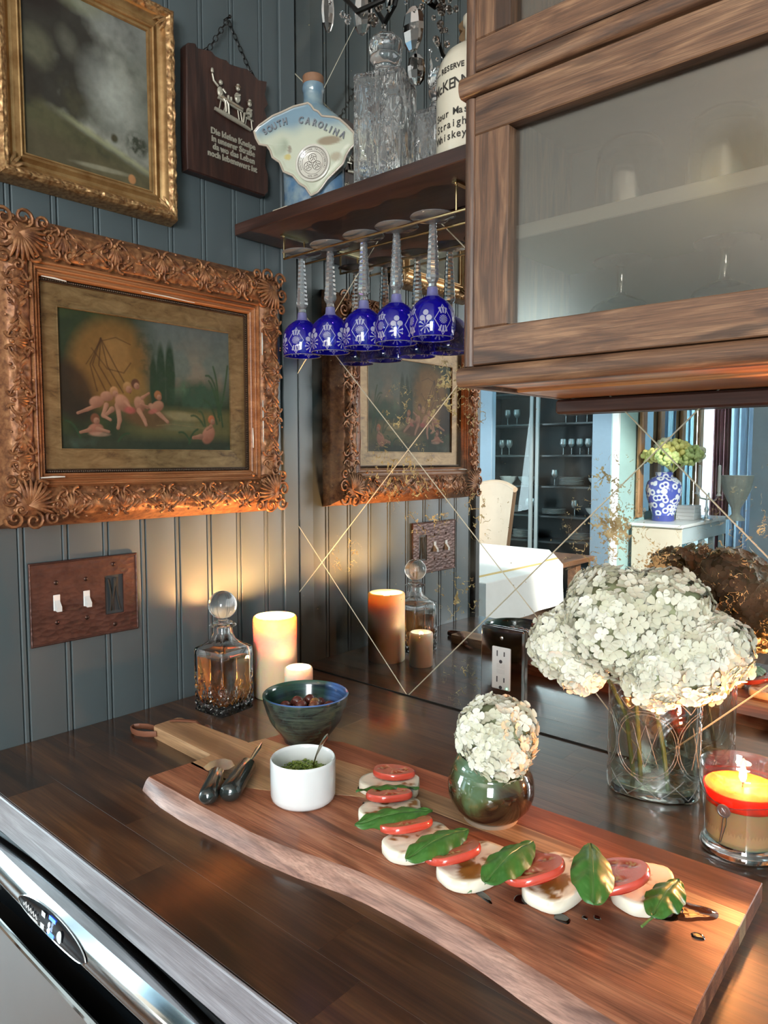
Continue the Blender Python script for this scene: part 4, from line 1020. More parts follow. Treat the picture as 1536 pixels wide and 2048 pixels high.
MB().prism([(-PW-.0, -PH), (PW, -PH), (PW, PH), (-PW, PH)], .0006, .0016, 'yz').tube([(.0042, -PW, -PH), (.0042, PW, -PH), (.0042, PW, PH), (.0042, -PW, PH)], .0024, 8, closed=True).build('rolled_rim', mcop.m, e, 40)
MB().box(.0018, .0022, oy0-.001, oy1+.001, oz0-.001, oz1+.001).build('opening_back', plain('dark_opening', (.03, .035, .038), .6), e, 0)
for i, yy_ in enumerate((-.0460, .0000)):
    MB().box(.0050, .0065, yy_-.0052, yy_+.0052, -.0120, .0120, .0006).build('switch_collar', M_whiteplastic, e, 30)
    MB().add([(.0062, yy_-.0040, .004), (.0062, yy_+.0040, .004), (.0062, yy_-.0040, -.011), (.0062, yy_+.0040, -.011), (.0150, yy_-.0036, -.0060), (.0150, yy_+.0036, -.0060), (.0145, yy_-.0036, -.0125), (.0145, yy_+.0036, -.0125)], [(0, 1, 5, 4), (4, 5, 7, 6), (6, 7, 3, 2), (0, 4, 6, 2), (1, 3, 7, 5)]).build('switch_toggle', M_whiteplastic, e, 30)
for yy_, zz in ((-.046, .030), (-.046, -.030), (0, .030), (0, -.030), (.0455, .048), (.0455, -.048)):
    MB().lathe([(.0001, .0018), (.0022, .0014), (.0034, .0002), (.0036, 0)], 12).xf(Matrix.Translation((.0050, yy_, zz)) @ Matrix.Rotation(PI/2, 4, 'Y')).build('screw', plain('dark_copper', (.06, .03, .022), .4, .8), e)
M_cable = plain('black_cable', (.02, .022, .022), .5)
for q in range(4):
    mb = MB().tube([(.0040+.0012*math.sin(t*3+q), .0350+.0062*q+.004*math.sin(t*2.4+q*1.4), .026-.052*t) for t in [i/14 for i in range(15)]], .0017, 7)
    mb.build('cable', M_cable, e)

# ------------------------------------------------------------------ outlet
e = empty('outlet', (.480, 0, .0895), label='white double socket outlet in a chrome plate on the mirrored wall', cat='outlet')
MB().box(-.039, .039, -.0078, -.0018, -.0635, .0635, .0040).build('plate', plain('mirror_chrome', (.66, .60, .57), .07, 1.0), e, 30)
MB().box(-.0167, .0167, -.0098, -.0064, -.0335, .0335, .0012).build('receptacle', M_whiteplastic, e, 30)
M_slot = plain('slot_dark', (.05, .045, .05), .6)
for zc in (.0205, -.0205):
    for dx, hh in ((-.0065, .0045), (.0063, .0036)): MB().box(dx-.0010, dx+.0010, -.0101, -.0096, zc+.001-hh+.002, zc+.001+hh+.002).build('slot', M_slot, e, 0)
    MB().lathe([(.0001, .0004), (.0028, .0004), (.0029, 0)], 14).xf(Matrix.Translation((0, -.0098, zc-.0095)) @ Matrix.Rotation(PI/2, 4, 'X')).build('ground_hole', M_slot, e, 30)
for zc in (.0045, -.0045): MB().box(-.0075, .0075, -.0104, -.0096, zc-.0034, zc+.0034, .0004).build('button', plain('off_white_button', (.66, .66, .64), .3), e, 20)
MB().ball((.0115, -.0100, -.0300), .0011, 8, 6).build('indicator_light', plain('green_led', (.1, .8, .3), .3, emit=(.2, 1.0, .45), es=4.0), e)
for zc in (.048, -.048):
    MB().lathe([(.0001, .0024), (.0022, .0020), (.0034, .0006), (.0036, 0)], 14).xf(Matrix.Translation((0, -.0068, zc)) @ Matrix.Rotation(PI/2, 4, 'X')).build('screw', M_chrome, e)

rec_ = [o_ for o_ in children(e) if o_.name.startswith('receptacle')][0]
for o_ in children(e):
    if o_.name.split('.')[0] in ('slot', 'ground_hole', 'button', 'indicator_light'): o_.parent = rec_
# ------------------------------------------------------------------ picture frames
def quad_sides(outer, inner):
    oy0, oy1, oz0, oz1 = outer; iy0, iy1, iz0, iz1 = inner
    oc = [(oy0, oz0), (oy1, oz0), (oy1, oz1), (oy0, oz1)]; ic = [(iy0, iz0), (iy1, iz0), (iy1, iz1), (iy0, iz1)]
    for s in range(4):
        yield s, (lambda t, f, s=s: (lerp(lerp(oc[s][0], ic[s][0], f), lerp(oc[(s+1) % 4][0], ic[(s+1) % 4][0], f), t), lerp(lerp(oc[s][1], ic[s][1], f), lerp(oc[(s+1) % 4][1], ic[(s+1) % 4][1], f), t)))
def frame_rail(e, sidefn, prof, nu, mat, relief=None, org=(0, 0, 0), label=None):
    # prof: list of (f, w)
    F = [p[0] for p in prof]; fs_ = []
    for i in range(len(prof)-1):
        n_ = max(1, int(abs(F[i+1]-F[i])*60)) if relief else 1
        for q in range(n_): fs_.append((lerp(F[i], F[i+1], q/n_), lerp(prof[i][1], prof[i+1][1], q/n_)))
    fs_.append(prof[-1]); nv = len(fs_)-1
    def fn(u, v):
        f, w = fs_[int(round(v*nv))]; y_, z_ = sidefn(u, f); ww = w
        if relief: ww += relief(f, y_, z_, u)
        return (ww-org[0], y_-org[1], z_-org[2])
    mb = MB().grid(fn, nu, nv)
    return mb.build('frame_rail', mat, e, 35, label=label)
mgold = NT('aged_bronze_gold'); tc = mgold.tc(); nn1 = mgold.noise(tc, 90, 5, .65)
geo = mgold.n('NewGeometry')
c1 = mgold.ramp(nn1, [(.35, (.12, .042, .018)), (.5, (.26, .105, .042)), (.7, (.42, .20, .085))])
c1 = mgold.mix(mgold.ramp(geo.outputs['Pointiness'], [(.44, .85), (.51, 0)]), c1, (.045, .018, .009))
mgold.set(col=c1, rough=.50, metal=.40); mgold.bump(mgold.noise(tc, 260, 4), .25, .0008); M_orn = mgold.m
M_cop = wood('copper_gilt_moulding', (.24, .085, .030), (.36, .14, .055), (.50, .23, .10), 'y', 1.2, .30, rand=0, bump=.05); 
M_gold = NT('warm_gilding'); tc = M_gold.tc(); M_gold.set(col=M_gold.ramp(M_gold.noise(tc, 30, 5, .6), [(.35, (.30, .155, .055)), (.65, (.52, .32, .135))]), rough=.36, metal=.6); M_gold.bump(M_gold.noise(tc, 300, 3), .1, .0005); M_gold = M_gold.m
M_flat = NT('worn_matt_gilding'); tc = M_flat.tc(); M_flat.set(col=M_flat.ramp(M_flat.noise(M_flat.mapping(tc, (1, 1, 3)), 28, 6, .65, .6), [(.28, (.060, .030, .012)), (.42, (.17, .10, .038)), (.7, (.28, .18, .080))]), rough=.5, metal=.35); M_flat = M_flat.m
M_dk = plain('dark_gilt_bead', (.06, .032, .016), .45, .4)
M_chip = plain('white_gesso_chip', (.72, .68, .60), .7)

# lower frame
FO = (-.5610, -.0800, .3300, .7400); FI = (-.4780, -.1775, .4305, .6335)
fe = empty('picture_frame', (0, -.32, .53), label='ornate carved bronze gilt frame around the painting of cherubs', cat='picture')
org = (0, -.32, .53)
def relief(f, y_, z_, u):
    if f < .0 or f > .46: return 0
    m_ = smooth01(f/.05)*smooth01((.46-f)/.05)
    a = noise.noise(Vector((y_*70, z_*70, 3.3))); b_ = noise.noise(Vector((y_*160, z_*160, 8.1)))
    return m_*(.0030*a+.0016*b_)
profL = [(-.13, 0.001), (-.10, .018), (-.03, .030), (0, .036), (.06, .046), (.16, .051), (.28, .050), (.40, .046), (.455, .041)]
for s, sf in quad_sides(FO, FI):
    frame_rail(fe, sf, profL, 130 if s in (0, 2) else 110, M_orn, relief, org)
profM = [(.455, .041), (.47, .0425), (.49, .0450), (.505, .0445), (.515, .0405), (.535, .0400), (.555, .0425), (.57, .0415), (.58, .0370), (.60, .0365), (.62, .0385), (.64, .0370), (.648, .032)]
def sweep(e, outer, inner, prof, name, mat, sub=1):
    for s, sf in quad_sides(outer, inner):
        nv = len(prof)-1
        MB().grid(lambda u, v: (lambda q: (q[1]-org[0], sf(u, q[0])[0]-org[1], sf(u, q[0])[1]-org[2]))(prof[int(round(v*nv))]), 8, nv).build(name, mat, e, 25)
sweep(fe, FO, FI, profM, 'inner_moulding', M_cop)
sweep(fe, FO, FI, [(.648, .032), (.655, .028), (.685, .028), (.69, .030), (.70, .030), (.705, .0265)], 'bead_channel', M_dk)
sweep(fe, FO, FI, [(.705, .0265), (.98, .0255), (.985, .0262), (1.0, .0262), (1.002, .021)], 'flat_liner', M_flat)
mb = MB()
for s, sf in quad_sides(FO, FI):
    n_ = 110 if s in (0, 2) else 80
    for q in range(n_):
        y_, z_ = sf((q+.5)/n_, .67); mb.ball((.0290-org[0], y_-org[1], z_-org[2]), .0017, 5, 4)
mb.build('bead_row', M_dk, fe, 60)
# carved scrolls
def spiral(cx, cz, r0, turns, dirn, start, n=16, grow=.18):
    return [(cx+(r0*(1-grow*0)*(1-t)**.9+r0*.12)*math.cos(start+dirn*t*turns*2*PI), cz+(r0*(1-t)**.9+r0*.12)*math.sin(start+dirn*t*turns*2*PI)) for t in [i/n for i in range(n+1)]]
def carve_side(s, sf, flip):
    mb = MB(); L = Vector(sf(0, .25)) - Vector(sf(1, .25)) if False else None
    a, b_ = sf(0, .22), sf(1, .22); ln_ = math.hypot(b_[0]-a[0], b_[1]-a[1]); tx, tz = (b_[0]-a[0])/ln_, (b_[1]-a[1])/ln_; nx, nz_ = -tz, tx
    c2 = sf(.5, .45); 
    if (c2[0]-sf(.5, .2)[0])*nx+(c2[1]-sf(.5, .2)[1])*nz_ < 0: nx, nz_ = -nx, -nz_
    d_in = abs((sf(.5, .46)[0]-sf(.5, 0)[0])*nx+(sf(.5, .46)[1]-sf(.5, 0)[1])*nz_)
    hw = d_in/2; cxy = sf(.5, .23)
    def Wt(al, ac, w=.051): return (w-org[0], cxy[0]+tx*al+nx*ac-org[1], cxy[1]+tz*al+nz_*ac-org[2])
    rr = random.Random(s+9)
    nm = 9 if s in (0, 2) else 7
    step = (ln_-.09)/nm
    for k_ in range(nm):
        al = -(ln_-.09)/2+step*(k_+.5)
        jt = [rr.uniform(-.12, .12) for _ in range(8)]
        if k_ % 2 == 0:   # cartouche: paired C scrolls around a shell
            for sg in (-1, 1):
                for up_ in (-1, 1):
                    P2 = spiral(al+sg*step*.30, up_*hw*.58, hw*.34, 1.15, sg*up_, PI/2*up_+jt[0])
                    mb.tube([Wt(x, y_, .0488+.0006*i/16) for i, (x, y_) in enumerate(P2)], [.0024*(1-.55*i/16) for i in range(17)], 6)
                P2 = [(al+sg*step*(.56+jt[1]*.3)*math.sin(t)**.8-sg*step*.04, -hw*.80*math.cos(t)) for t in [lerp(.25, PI-.25, i/12) for i in range(13)]]
                mb.tube([Wt(x, y_, .0492) for x, y_ in P2], [.0010+.0020*math.sin(PI*i/12) for i in range(13)], 6)
                P2 = [(al+sg*(step*.10+step*.22*t), hw*(.1+.5*math.sin(PI*t*1.2))*(1 if sg > 0 else -1)) for t in [i/8 for i in range(9)]]
                mb.tube([Wt(x, y_, .0492) for x, y_ in P2], [.0020*(1-.6*i/8) for i in range(9)], 5)
            for j in range(-2, 3):
                th_ = j*.38; P2 = [(al+math.sin(th_)*hw*.62*t, -hw*.45+math.cos(th_)*hw*1.0*t) for t in [i/6 for i in range(7)]]
                mb.tube([Wt(x, y_, .0495+.0022*math.sin(PI*i/6)) for i, (x, y_) in enumerate(P2)], [.0010, .0018, .0024, .0027, .0026, .0020, .0010], 5)
            mb.ball(Wt(al, -hw*.55, .0505), .0034, 7, 5)
        else:             # curling acanthus sprays running both ways from a bud
            for sg in (-1, 1):
                for j in range(5):
                    up_ = 1 if j % 2 else -1; x0 = al+sg*step*(.05+.10*j); l_ = hw*(.95-.10*j)
                    P2 = [(x0+sg*l_*(.55*t+.30*math.sin(t*2.4)), up_*l_*(.95*t-.42*t**3)*(1+jt[j])) for t in [i/8 for i in range(9)]]
                    mb.tube([Wt(x, y_, .0488+.0022*math.sin(PI*i/8)) for i, (x, y_) in enumerate(P2)], [.0012, .0020, .0026, .0028, .0027, .0024, .0019, .0014, .0007], 5)
                P2 = [(al+sg*step*.5*t, hw*.16*math.sin(t*5+jt[6]*9)) for t in [i/10 for i in range(11)]]
                mb.tube([Wt(x, y_, .0490) for x, y_ in P2], [.0022*(1-.5*i/10) for i in range(11)], 6)
            mb.ball(Wt(al, 0, .0505), .0032, 8, 6)
    for q in range(int(ln_/.0062)):   # small berries breaking the ground
        al = -ln_/2+.03+q*.0062+rr.uniform(-.002, .002)
        if al > ln_/2-.03: break
        mb.ball(Wt(al, hw*rr.uniform(-.95, .95), .050), rr.uniform(.0012, .0024), 5, 4)
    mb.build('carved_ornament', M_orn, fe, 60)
for s, sf in quad_sides(FO, FI): carve_side(s, sf, 1)
# corner ornaments, proud of the frame
for ci, (cy_, cz_, sy_, sz_) in enumerate(((FO[0], FO[2], 1, 1), (FO[1], FO[2], -1, 1), (FO[1], FO[3], -1, -1), (FO[0], FO[3], 1, -1))):
    mb = MB(); rr = random.Random(ci+70)
    def Wc(a, b_, w): return (w-org[0], cy_+sy_*a-org[1], cz_+sz_*b_-org[2])
    mb.ball(Wc(.024, .024, .047), .020, 14, 10, (.38, 1, 1))
    for k_ in range(11):
        th_ = lerp(-.35, PI/2+.35, k_/10)
        P2 = [(.022+math.cos(th_)*.036*t-.0, .022+math.sin(th_)*.036*t) for t in [i/7 for i in range(8)]]
        mb.tube([Wc(x, y_, .0535+.004*math.sin(PI*i/7)) for i, (x, y_) in enumerate(P2)], [.0014, .0026, .0032, .0034, .0032, .0028, .0022, .0012], 6)
    for (ox, oy_, r0, dr, st_) in ((.000, .030, .014, 1, 0), (.030, .000, .014, -1, PI/2), (.004, .004, .013, 1, PI), (.002, .056, .010, -1, 0), (.056, .002, .010, 1, PI/2), (.020, .064, .009, 1, PI), (.064, .020, .009, -1, -PI/2), (.042, .046, .010, 1, .5), (.012, .016, .011, -1, 2.0)):
        P2 = spiral(ox, oy_, r0*.9, 1.4, dr, st_)
        mb.tube([Wc(x, y_, .050+.003*t/16) for t, (x, y_) in enumerate(P2)], [.0030*(1-.45*i/16) for i in range(17)], 6)
    for q in range(16): mb.ball(Wc(rr.uniform(-.004, .07), rr.uniform(-.004, .07) if q % 2 else rr.uniform(0, .02), .050), rr.uniform(.0018, .0034), 6, 5)
    mb.build('corner_ornament', M_orn, fe, 60)
# gesso chips
def chip(y0, z0, y1, z1, w, r_=.0013): MB().tube([(w, y0+.32, z0-.53), (w+.0004, (y0+y1)/2+.32, (z0+z1)/2-.53+.0004), (w, y1+.32, z1-.53)], [r_*.5, r_, r_*.6], 6).build('gesso_chip', M_chip, fe)
chip(-.505, .6695, -.470, .6680, .0395); chip(-.355, .6725, -.260, .6700, .0445, .0009); chip(-.1215, .640, -.1215, .600, .0455, .0014); chip(-.1405, .470, -.1400, .435, .0400, .0013); chip(-.1215, .520, -.1215, .445, .0455, .0012); chip(-.517, .3890, -.483, .3900, .0435, .0016)

# painted canvases as coloured fine meshes
def canvas(e, rect, w, fn, nu, nv, org, name='painting', rough=.6):
    y0, y1, z0, z1 = rect
    U, V = np.meshgrid(np.linspace(0, 1, nu+1), np.linspace(0, 1, nv+1))
    C = fn(U, V); vs = np.stack([np.full(U.size, w-org[0]), (y0+(y1-y0)*U).ravel()-org[1], (z0+(z1-z0)*V).ravel()-org[2]], 1)
    i = np.arange(nv)[:, None]*(nu+1)+np.arange(nu)[None, :]; i = i.ravel()
    fs = np.stack([i, i+1, i+nu+2, i+nu+1], 1)
    mb = MB(); mb.v = vs.tolist(); mb.f = fs.tolist(); mb.mi = [0]*len(fs); mb.vc = C.reshape(-1, 3).tolist()
    return mb.build(name, vcol('oil_paint_'+name, rough, bump=.15, bscale=500, coat=.0, spec=.22), e, 0)
rng = np.random.RandomState(4)
def fbm(U, V, sc, oct=4, seed=0, asp=1.4):
    r = np.random.RandomState(seed); out = np.zeros_like(U); amp = 1; tot = 0
    for o in range(oct):
        n_ = int(sc*2**o)+2; g_ = r.rand(n_+1, int(n_*asp)+2)
        x = U*(g_.shape[1]-2); y_ = V*(n_-1); xi = x.astype(int); yi = y_.astype(int); fx = x-xi; fy = y_-yi; fx = fx*fx*(3-2*fx); fy = fy*fy*(3-2*fy)
        out += amp*((g_[yi, xi]*(1-fx)+g_[yi, xi+1]*fx)*(1-fy)+(g_[yi+1, xi]*(1-fx)+g_[yi+1, xi+1]*fx)*fy); tot += amp; amp *= .5
    return out/tot
def blend(C, m, col): return C*(1-m[..., None])+np.array(col)*m[..., None]
def ell(U, V, cx, cy_, rx, ry, a=0, soft=.25, asp=1.0):
    x = (U-cx)*asp; y_ = V-cy_; ca, sa = math.cos(a), math.sin(a); X = (x*ca+y_*sa)/rx; Y = (-x*sa+y_*ca)/ry
    d = np.sqrt(X*X+Y*Y); return np.clip((1-d)/soft, 0, 1)
def line(U, V, pts, w, asp=1.48):
    m = np.zeros_like(U)
    for (a, b_), (c, d) in zip(pts[:-1], pts[1:]):
        ax_, ay_, bx, by = a*asp, b_, c*asp, d; px, py = U*asp-ax_, V-ay_; dx, dy = bx-ax_, by-ay_; t = np.clip((px*dx+py*dy)/(dx*dx+dy*dy+1e-9), 0, 1)
        m = np.maximum(m, np.clip(1.4-np.hypot(px-t*dx, py-t*dy)/w, 0, 1))
    return m
def cherubs(U, V):
    A = 1.48; n1 = fbm(U, V, 5, 5, 1); n2 = fbm(U, V, 24, 3, 2)
    C = np.zeros(U.shape+(3,)); C[:] = (.020, .028, .014)
    sky = np.clip((U-.42)*5+.2, 0, 1)*np.clip((V-.38)*4, 0, 1)
    C = blend(C, sky, (.085, .10, .085)); C = blend(C, sky*np.clip((n1-.45)*5, 0, 1)*np.clip(1.1-V, 0, 1), (.20, .14, .095)); C = blend(C, sky*np.clip((V-.72)*4, 0, 1)*.6, (.075, .085, .085))
    C = blend(C, np.clip((.45-U)*4, 0, 1)*np.clip((n1-.4)*3, 0, 1)*.7, (.035, .045, .015))
    rock = ell(U, V, .27, .64, .36, .40, -.5, .3, A)
    C = blend(C, rock*.9, (.145, .075, .022)); C = blend(C, ell(U, V, .30, .70, .14, .19, 0, .4, A)*.55, (.21, .115, .04)); C = blend(C, ell(U, V, .40, .45, .16, .22, .4, .5, A)*.6, (.17, .10, .03))
    for a in (.8, 1.2, 1.6, 2.0, 2.5): C = blend(C, line(U, V, [(.22+.0*a, .82), (.22+.09*math.cos(a*1.3)+.03, .62), (.29+.12*math.cos(a), .43)], .006)*.7, (.04, .018, .008))
    C = blend(C, line(U, V, [(.17, .74), (.25, .60), (.34, .58), (.38, .66)], .006)*.6, (.04, .018, .008))
    C = blend(C, line(U, V, [(.14, .62), (.22, .80), (.30, .84), (.38, .80)], .005)*.6, (.04, .018, .008))
    C = blend(C, ell(U, V, .06, .42, .20, .30, .5, .4, A)*.85, (.020, .012, .008))
    for cx, h, w in ((.555, .55, .032), (.61, .58, .036), (.51, .42, .026)): C = blend(C, np.clip(ell(U, V, cx, .40+h*.3, w*A, h*.55, 0, .3, A)+(n2-.5)*.5*ell(U, V, cx, .40+h*.3, w*A*1.3, h*.6, 0, .3, A), 0, 1), (.016, .030, .016))
    C = blend(C, np.clip(ell(U, V, .80, .44, .30, .16, 0, .5, A)+(n2-.5)*.8*ell(U, V, .8, .46, .36, .2, 0, .4, A), 0, 1), (.024, .048, .030)); C = blend(C, ell(U, V, .68, .50, .08, .08, 0, .6, A)*np.clip(n2*2-.6, 0, 1), (.05, .085, .05))
    C = blend(C, ell(U, V, .47, .75, .12, .30, .1, .5, A)*np.clip((n2-.3)*3, 0, 1)*.6, (.018, .028, .014))
    g_ = np.clip((.36-V)*14, 0, 1)*np.clip((U-.28)*6, 0, 1); C = blend(C, g_, (.085, .075, .030)); C = blend(C, ell(U, V, .68, .27, .22, .05, -.05, .5, A)*.9, (.19, .15, .075))
    C = blend(C, ell(U, V, .66, .19, .30, .05, .0, .5, A)*.7, (.12, .11, .055)); C = blend(C, np.clip((.14-V)*12, 0, 1), (.024, .030, .018)); C = blend(C, np.clip((.10-V)*16, 0, 1)*np.clip((n1-.5)*6, 0, 1)*.5, (.05, .08, .06))
    C = blend(C, ell(U, V, .47, .24, .24, .09, -.1, .4, A)*.9, (.085, .045, .020))
    sk = (.27, .140, .088); sh = (.17, .070, .045); dk = (.10, .035, .02)
    def shade(m_, base, X, Y, r):
        k = np.clip(.5+.5*((U-X)*A*-.5+(V-Y)*.85)/r, 0, 1)[..., None]; return np.array(dk)*(1-k)*.8+np.array(base)*(k*.95+.2)
    def put(m_, colr):
        nonlocal C
        C = C*(1-m_[..., None])+colr*m_[..., None]
    def body(x, y_, s=1.0, lean=0, c=sk):
        m_ = ell(U, V, x, y_, .072*s, .052*s, lean, .22, A); put(m_, shade(m_, c, x, y_, .060*s))
    def head(x, y_, s=1.0, hair=(.10, .05, .025)):
        m_ = ell(U, V, x-.002, y_+.010, .040*s, .044*s, 0, .25, A); put(m_, shade(m_, tuple(h*1.5 for h in hair), x, y_+.01, .05*s))
        m_ = ell(U, V, x+.006, y_-.008, .028*s, .031*s, .3, .3, A); put(m_, shade(m_, (.30, .165, .105), x, y_, .035*s))
        put(ell(U, V, x+.012, y_-.004, .006*s, .004*s, 0, .6, A)*.6, np.array((.06, .03, .02))); put(ell(U, V, x+.010, y_-.022, .008*s, .004*s, 0, .6, A)*.5, np.array((.25, .06, .045)))
    def limb(pts, w=.014, c=sk):
        nonlocal C
        n_ = 14; L = len(pts)-1
        for q in range(n_*L+1):
            i = min(q//n_, L-1); t = q/n_-i; x = lerp(pts[i][0], pts[i+1][0], t); y_ = lerp(pts[i][1], pts[i+1][1], t); ww = w*1.25*(1-.42*q/(n_*L))*(1-.12*math.sin(PI*t))
            m_ = ell(U, V, x, y_, ww, ww, 0, .3, A); put(m_, shade(m_, c, x, y_, ww*1.3))
    limb([(.20, .33), (.14, .29), (.09, .26)], .017); body(.19, .35, .9, .2); limb([(.24, .33), (.22, .25), (.26, .22)], .018)
    body(.245, .395, .8); head(.285, .425, .95, (.20, .11, .05))
    limb([(.30, .33), (.31, .22), (.30, .16)], .022); limb([(.27, .30), (.24, .26)], .02); body(.33, .35, 1.15, -.9); head(.36, .465, 1.05, (.17, .10, .04))
    limb([(.345, .36), (.38, .31)], .015)
    body(.425, .35, .95, -1.2); limb([(.42, .30), (.45, .23), (.46, .19)], .020); limb([(.44, .40), (.48, .44)], .014); head(.405, .495, 1.0, (.035, .018, .01))
    C = blend(C, ell(U, V, .37, .30, .06, .035, 0, .5, A)*.9, (.24, .06, .05)); limb([(.49, .34), (.55, .27), (.59, .22)], .022); body(.53, .34, .9, .5); head(.535, .42, .9, (.14, .06, .025)); limb([(.47, .33), (.43, .35)], .014)
    C = blend(C, ell(U, V, .50, .30, .05, .025, .3, .5, A)*.8, (.27, .08, .06))
    body(.18, .145, .95, .2, (.25, .11, .07)); limb([(.15, .14), (.10, .12)], .016); limb([(.19, .15), (.25, .13)], .016); head(.18, .215, 1.0, (.075, .03, .015)); C = blend(C, ell(U, V, .20, .11, .10, .022, 0, .5, A)*.6, (.30, .18, .12))
    body(.85, .125, 1.25, 1.0, (.31, .135, .085)); limb([(.80, .11), (.75, .10)], .022); limb([(.87, .20), (.84, .17)], .016); head(.875, .245, .95, (.22, .07, .03))
    for q, (x0, y0, x1, y1, x2, y2) in enumerate(((.93, .30, .97, .50, .99, .72), (.93, .25, .90, .52, .86, .58), (.92, .28, .93, .55, .89, .70), (.94, .30, .90, .66, .84, .62), (.91, .22, .88, .40, .82, .42), (.95, .2, .93, .42, .90, .50), (.82, .20, .78, .30, .74, .28), (.83, .20, .82, .33, .79, .32), (.73, .06, .70, .16, .66, .14), (.72, .05, .74, .15, .78, .17), (.30, .06, .33, .13, .36, .12), (.10, .08, .07, .2, .03, .2))):
        pts = [((1-t)**2*x0+2*t*(1-t)*x1+t*t*x2, (1-t)**2*y0+2*t*(1-t)*y1+t*t*y2) for t in [i/6 for i in range(7)]]
        C = blend(C, line(U, V, pts, .009)*.9, (.022, .045, .020))
    C = blend(C, line(U, V, [(.52, .19), (.62, .205), (.82, .18)], .003)*.8, (.16, .11, .05))
    return np.clip(C*(.85+.3*n2[..., None])*1.08, 0, 1)
canvas(fe, (FI[0], FI[1], FI[2], FI[3]), .0222, cherubs, 380, 258, org)
MB().box(.0005, .0215, -.5400+.32, -.0900+.32, .345-.53, .725-.53).build('backing', M_dk, fe, 0)

# upper frame
org2 = (0, -.414, .96); org = org2
ue = empty('picture_frame', org2, label='gilded frame around the stormy landscape painting, top left', cat='picture')
UO = (-.5495, -.2790, .8000, 1.1216); UI = (-.5115, -.3220, .8387, 1.0780)
def relief2(f, y_, z_, u):
    if f > .36 or f < -.1: return 0
    m_ = smooth01((.36-f)/.08)*smooth01((f+.1)/.1)
    return m_*(.0028*noise.noise(Vector((y_*110, z_*110, 5.3)))+.0016*noise.noise(Vector((y_*240, z_*240, 2.1))))
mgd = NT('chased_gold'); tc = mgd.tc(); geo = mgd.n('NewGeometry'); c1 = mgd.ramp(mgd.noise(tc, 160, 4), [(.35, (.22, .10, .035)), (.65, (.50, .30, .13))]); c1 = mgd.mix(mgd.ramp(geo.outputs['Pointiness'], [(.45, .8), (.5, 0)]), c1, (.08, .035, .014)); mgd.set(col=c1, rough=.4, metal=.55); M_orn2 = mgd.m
for s, sf in quad_sides(UO, UI):
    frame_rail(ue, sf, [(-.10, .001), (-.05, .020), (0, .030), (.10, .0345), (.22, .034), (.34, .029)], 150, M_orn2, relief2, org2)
def sweep2(prof, name, mat):
    for s, sf in quad_sides(UO, UI):
        nv = len(prof)-1
        MB().grid(lambda u, v: (lambda q: (q[1]-org2[0], sf(u, q[0])[0]-org2[1], sf(u, q[0])[1]-org2[2]))(prof[int(round(v*nv))]), 6, nv).build(name, mat, ue, 30)
sweep2([(.34, .029), (.37, .0245), (.45, .0200), (.55, .0180), (.65, .0190), (.72, .0225), (.76, .0255), (.80, .0262), (.84, .0250), (.86, .0215), (.90, .0210), (.92, .0225), (.97, .0225), (1.0, .0180)], 'cove_moulding', M_gold)
for ci, (cy_, cz_, sy_, sz_) in enumerate(((UO[0], UO[2], 1, 1), (UO[1], UO[2], -1, 1), (UO[1], UO[3], -1, -1), (UO[0], UO[3], 1, -1))):
    mb = MB()
    for k_ in range(7):
        th_ = lerp(0, PI/2, k_/6); mb.tube([(.024+.004*math.sin(PI*i/6), cy_+sy_*(.006+math.cos(th_)*.032*i/6)-org2[1], cz_+sz_*(.006+math.sin(th_)*.032*i/6)-org2[2]) for i in range(7)], [.001, .002, .0026, .0028, .0026, .002, .001], 5)
    for q in range(5): mb.ball((.024, cy_+sy_*(.018+.005*math.cos(q*1.3))-org2[1], cz_+sz_*(.018+.005*math.sin(q*1.3))-org2[2]), .0035, 6, 5)
    mb.build('corner_ornament', M_orn2, ue, 60)
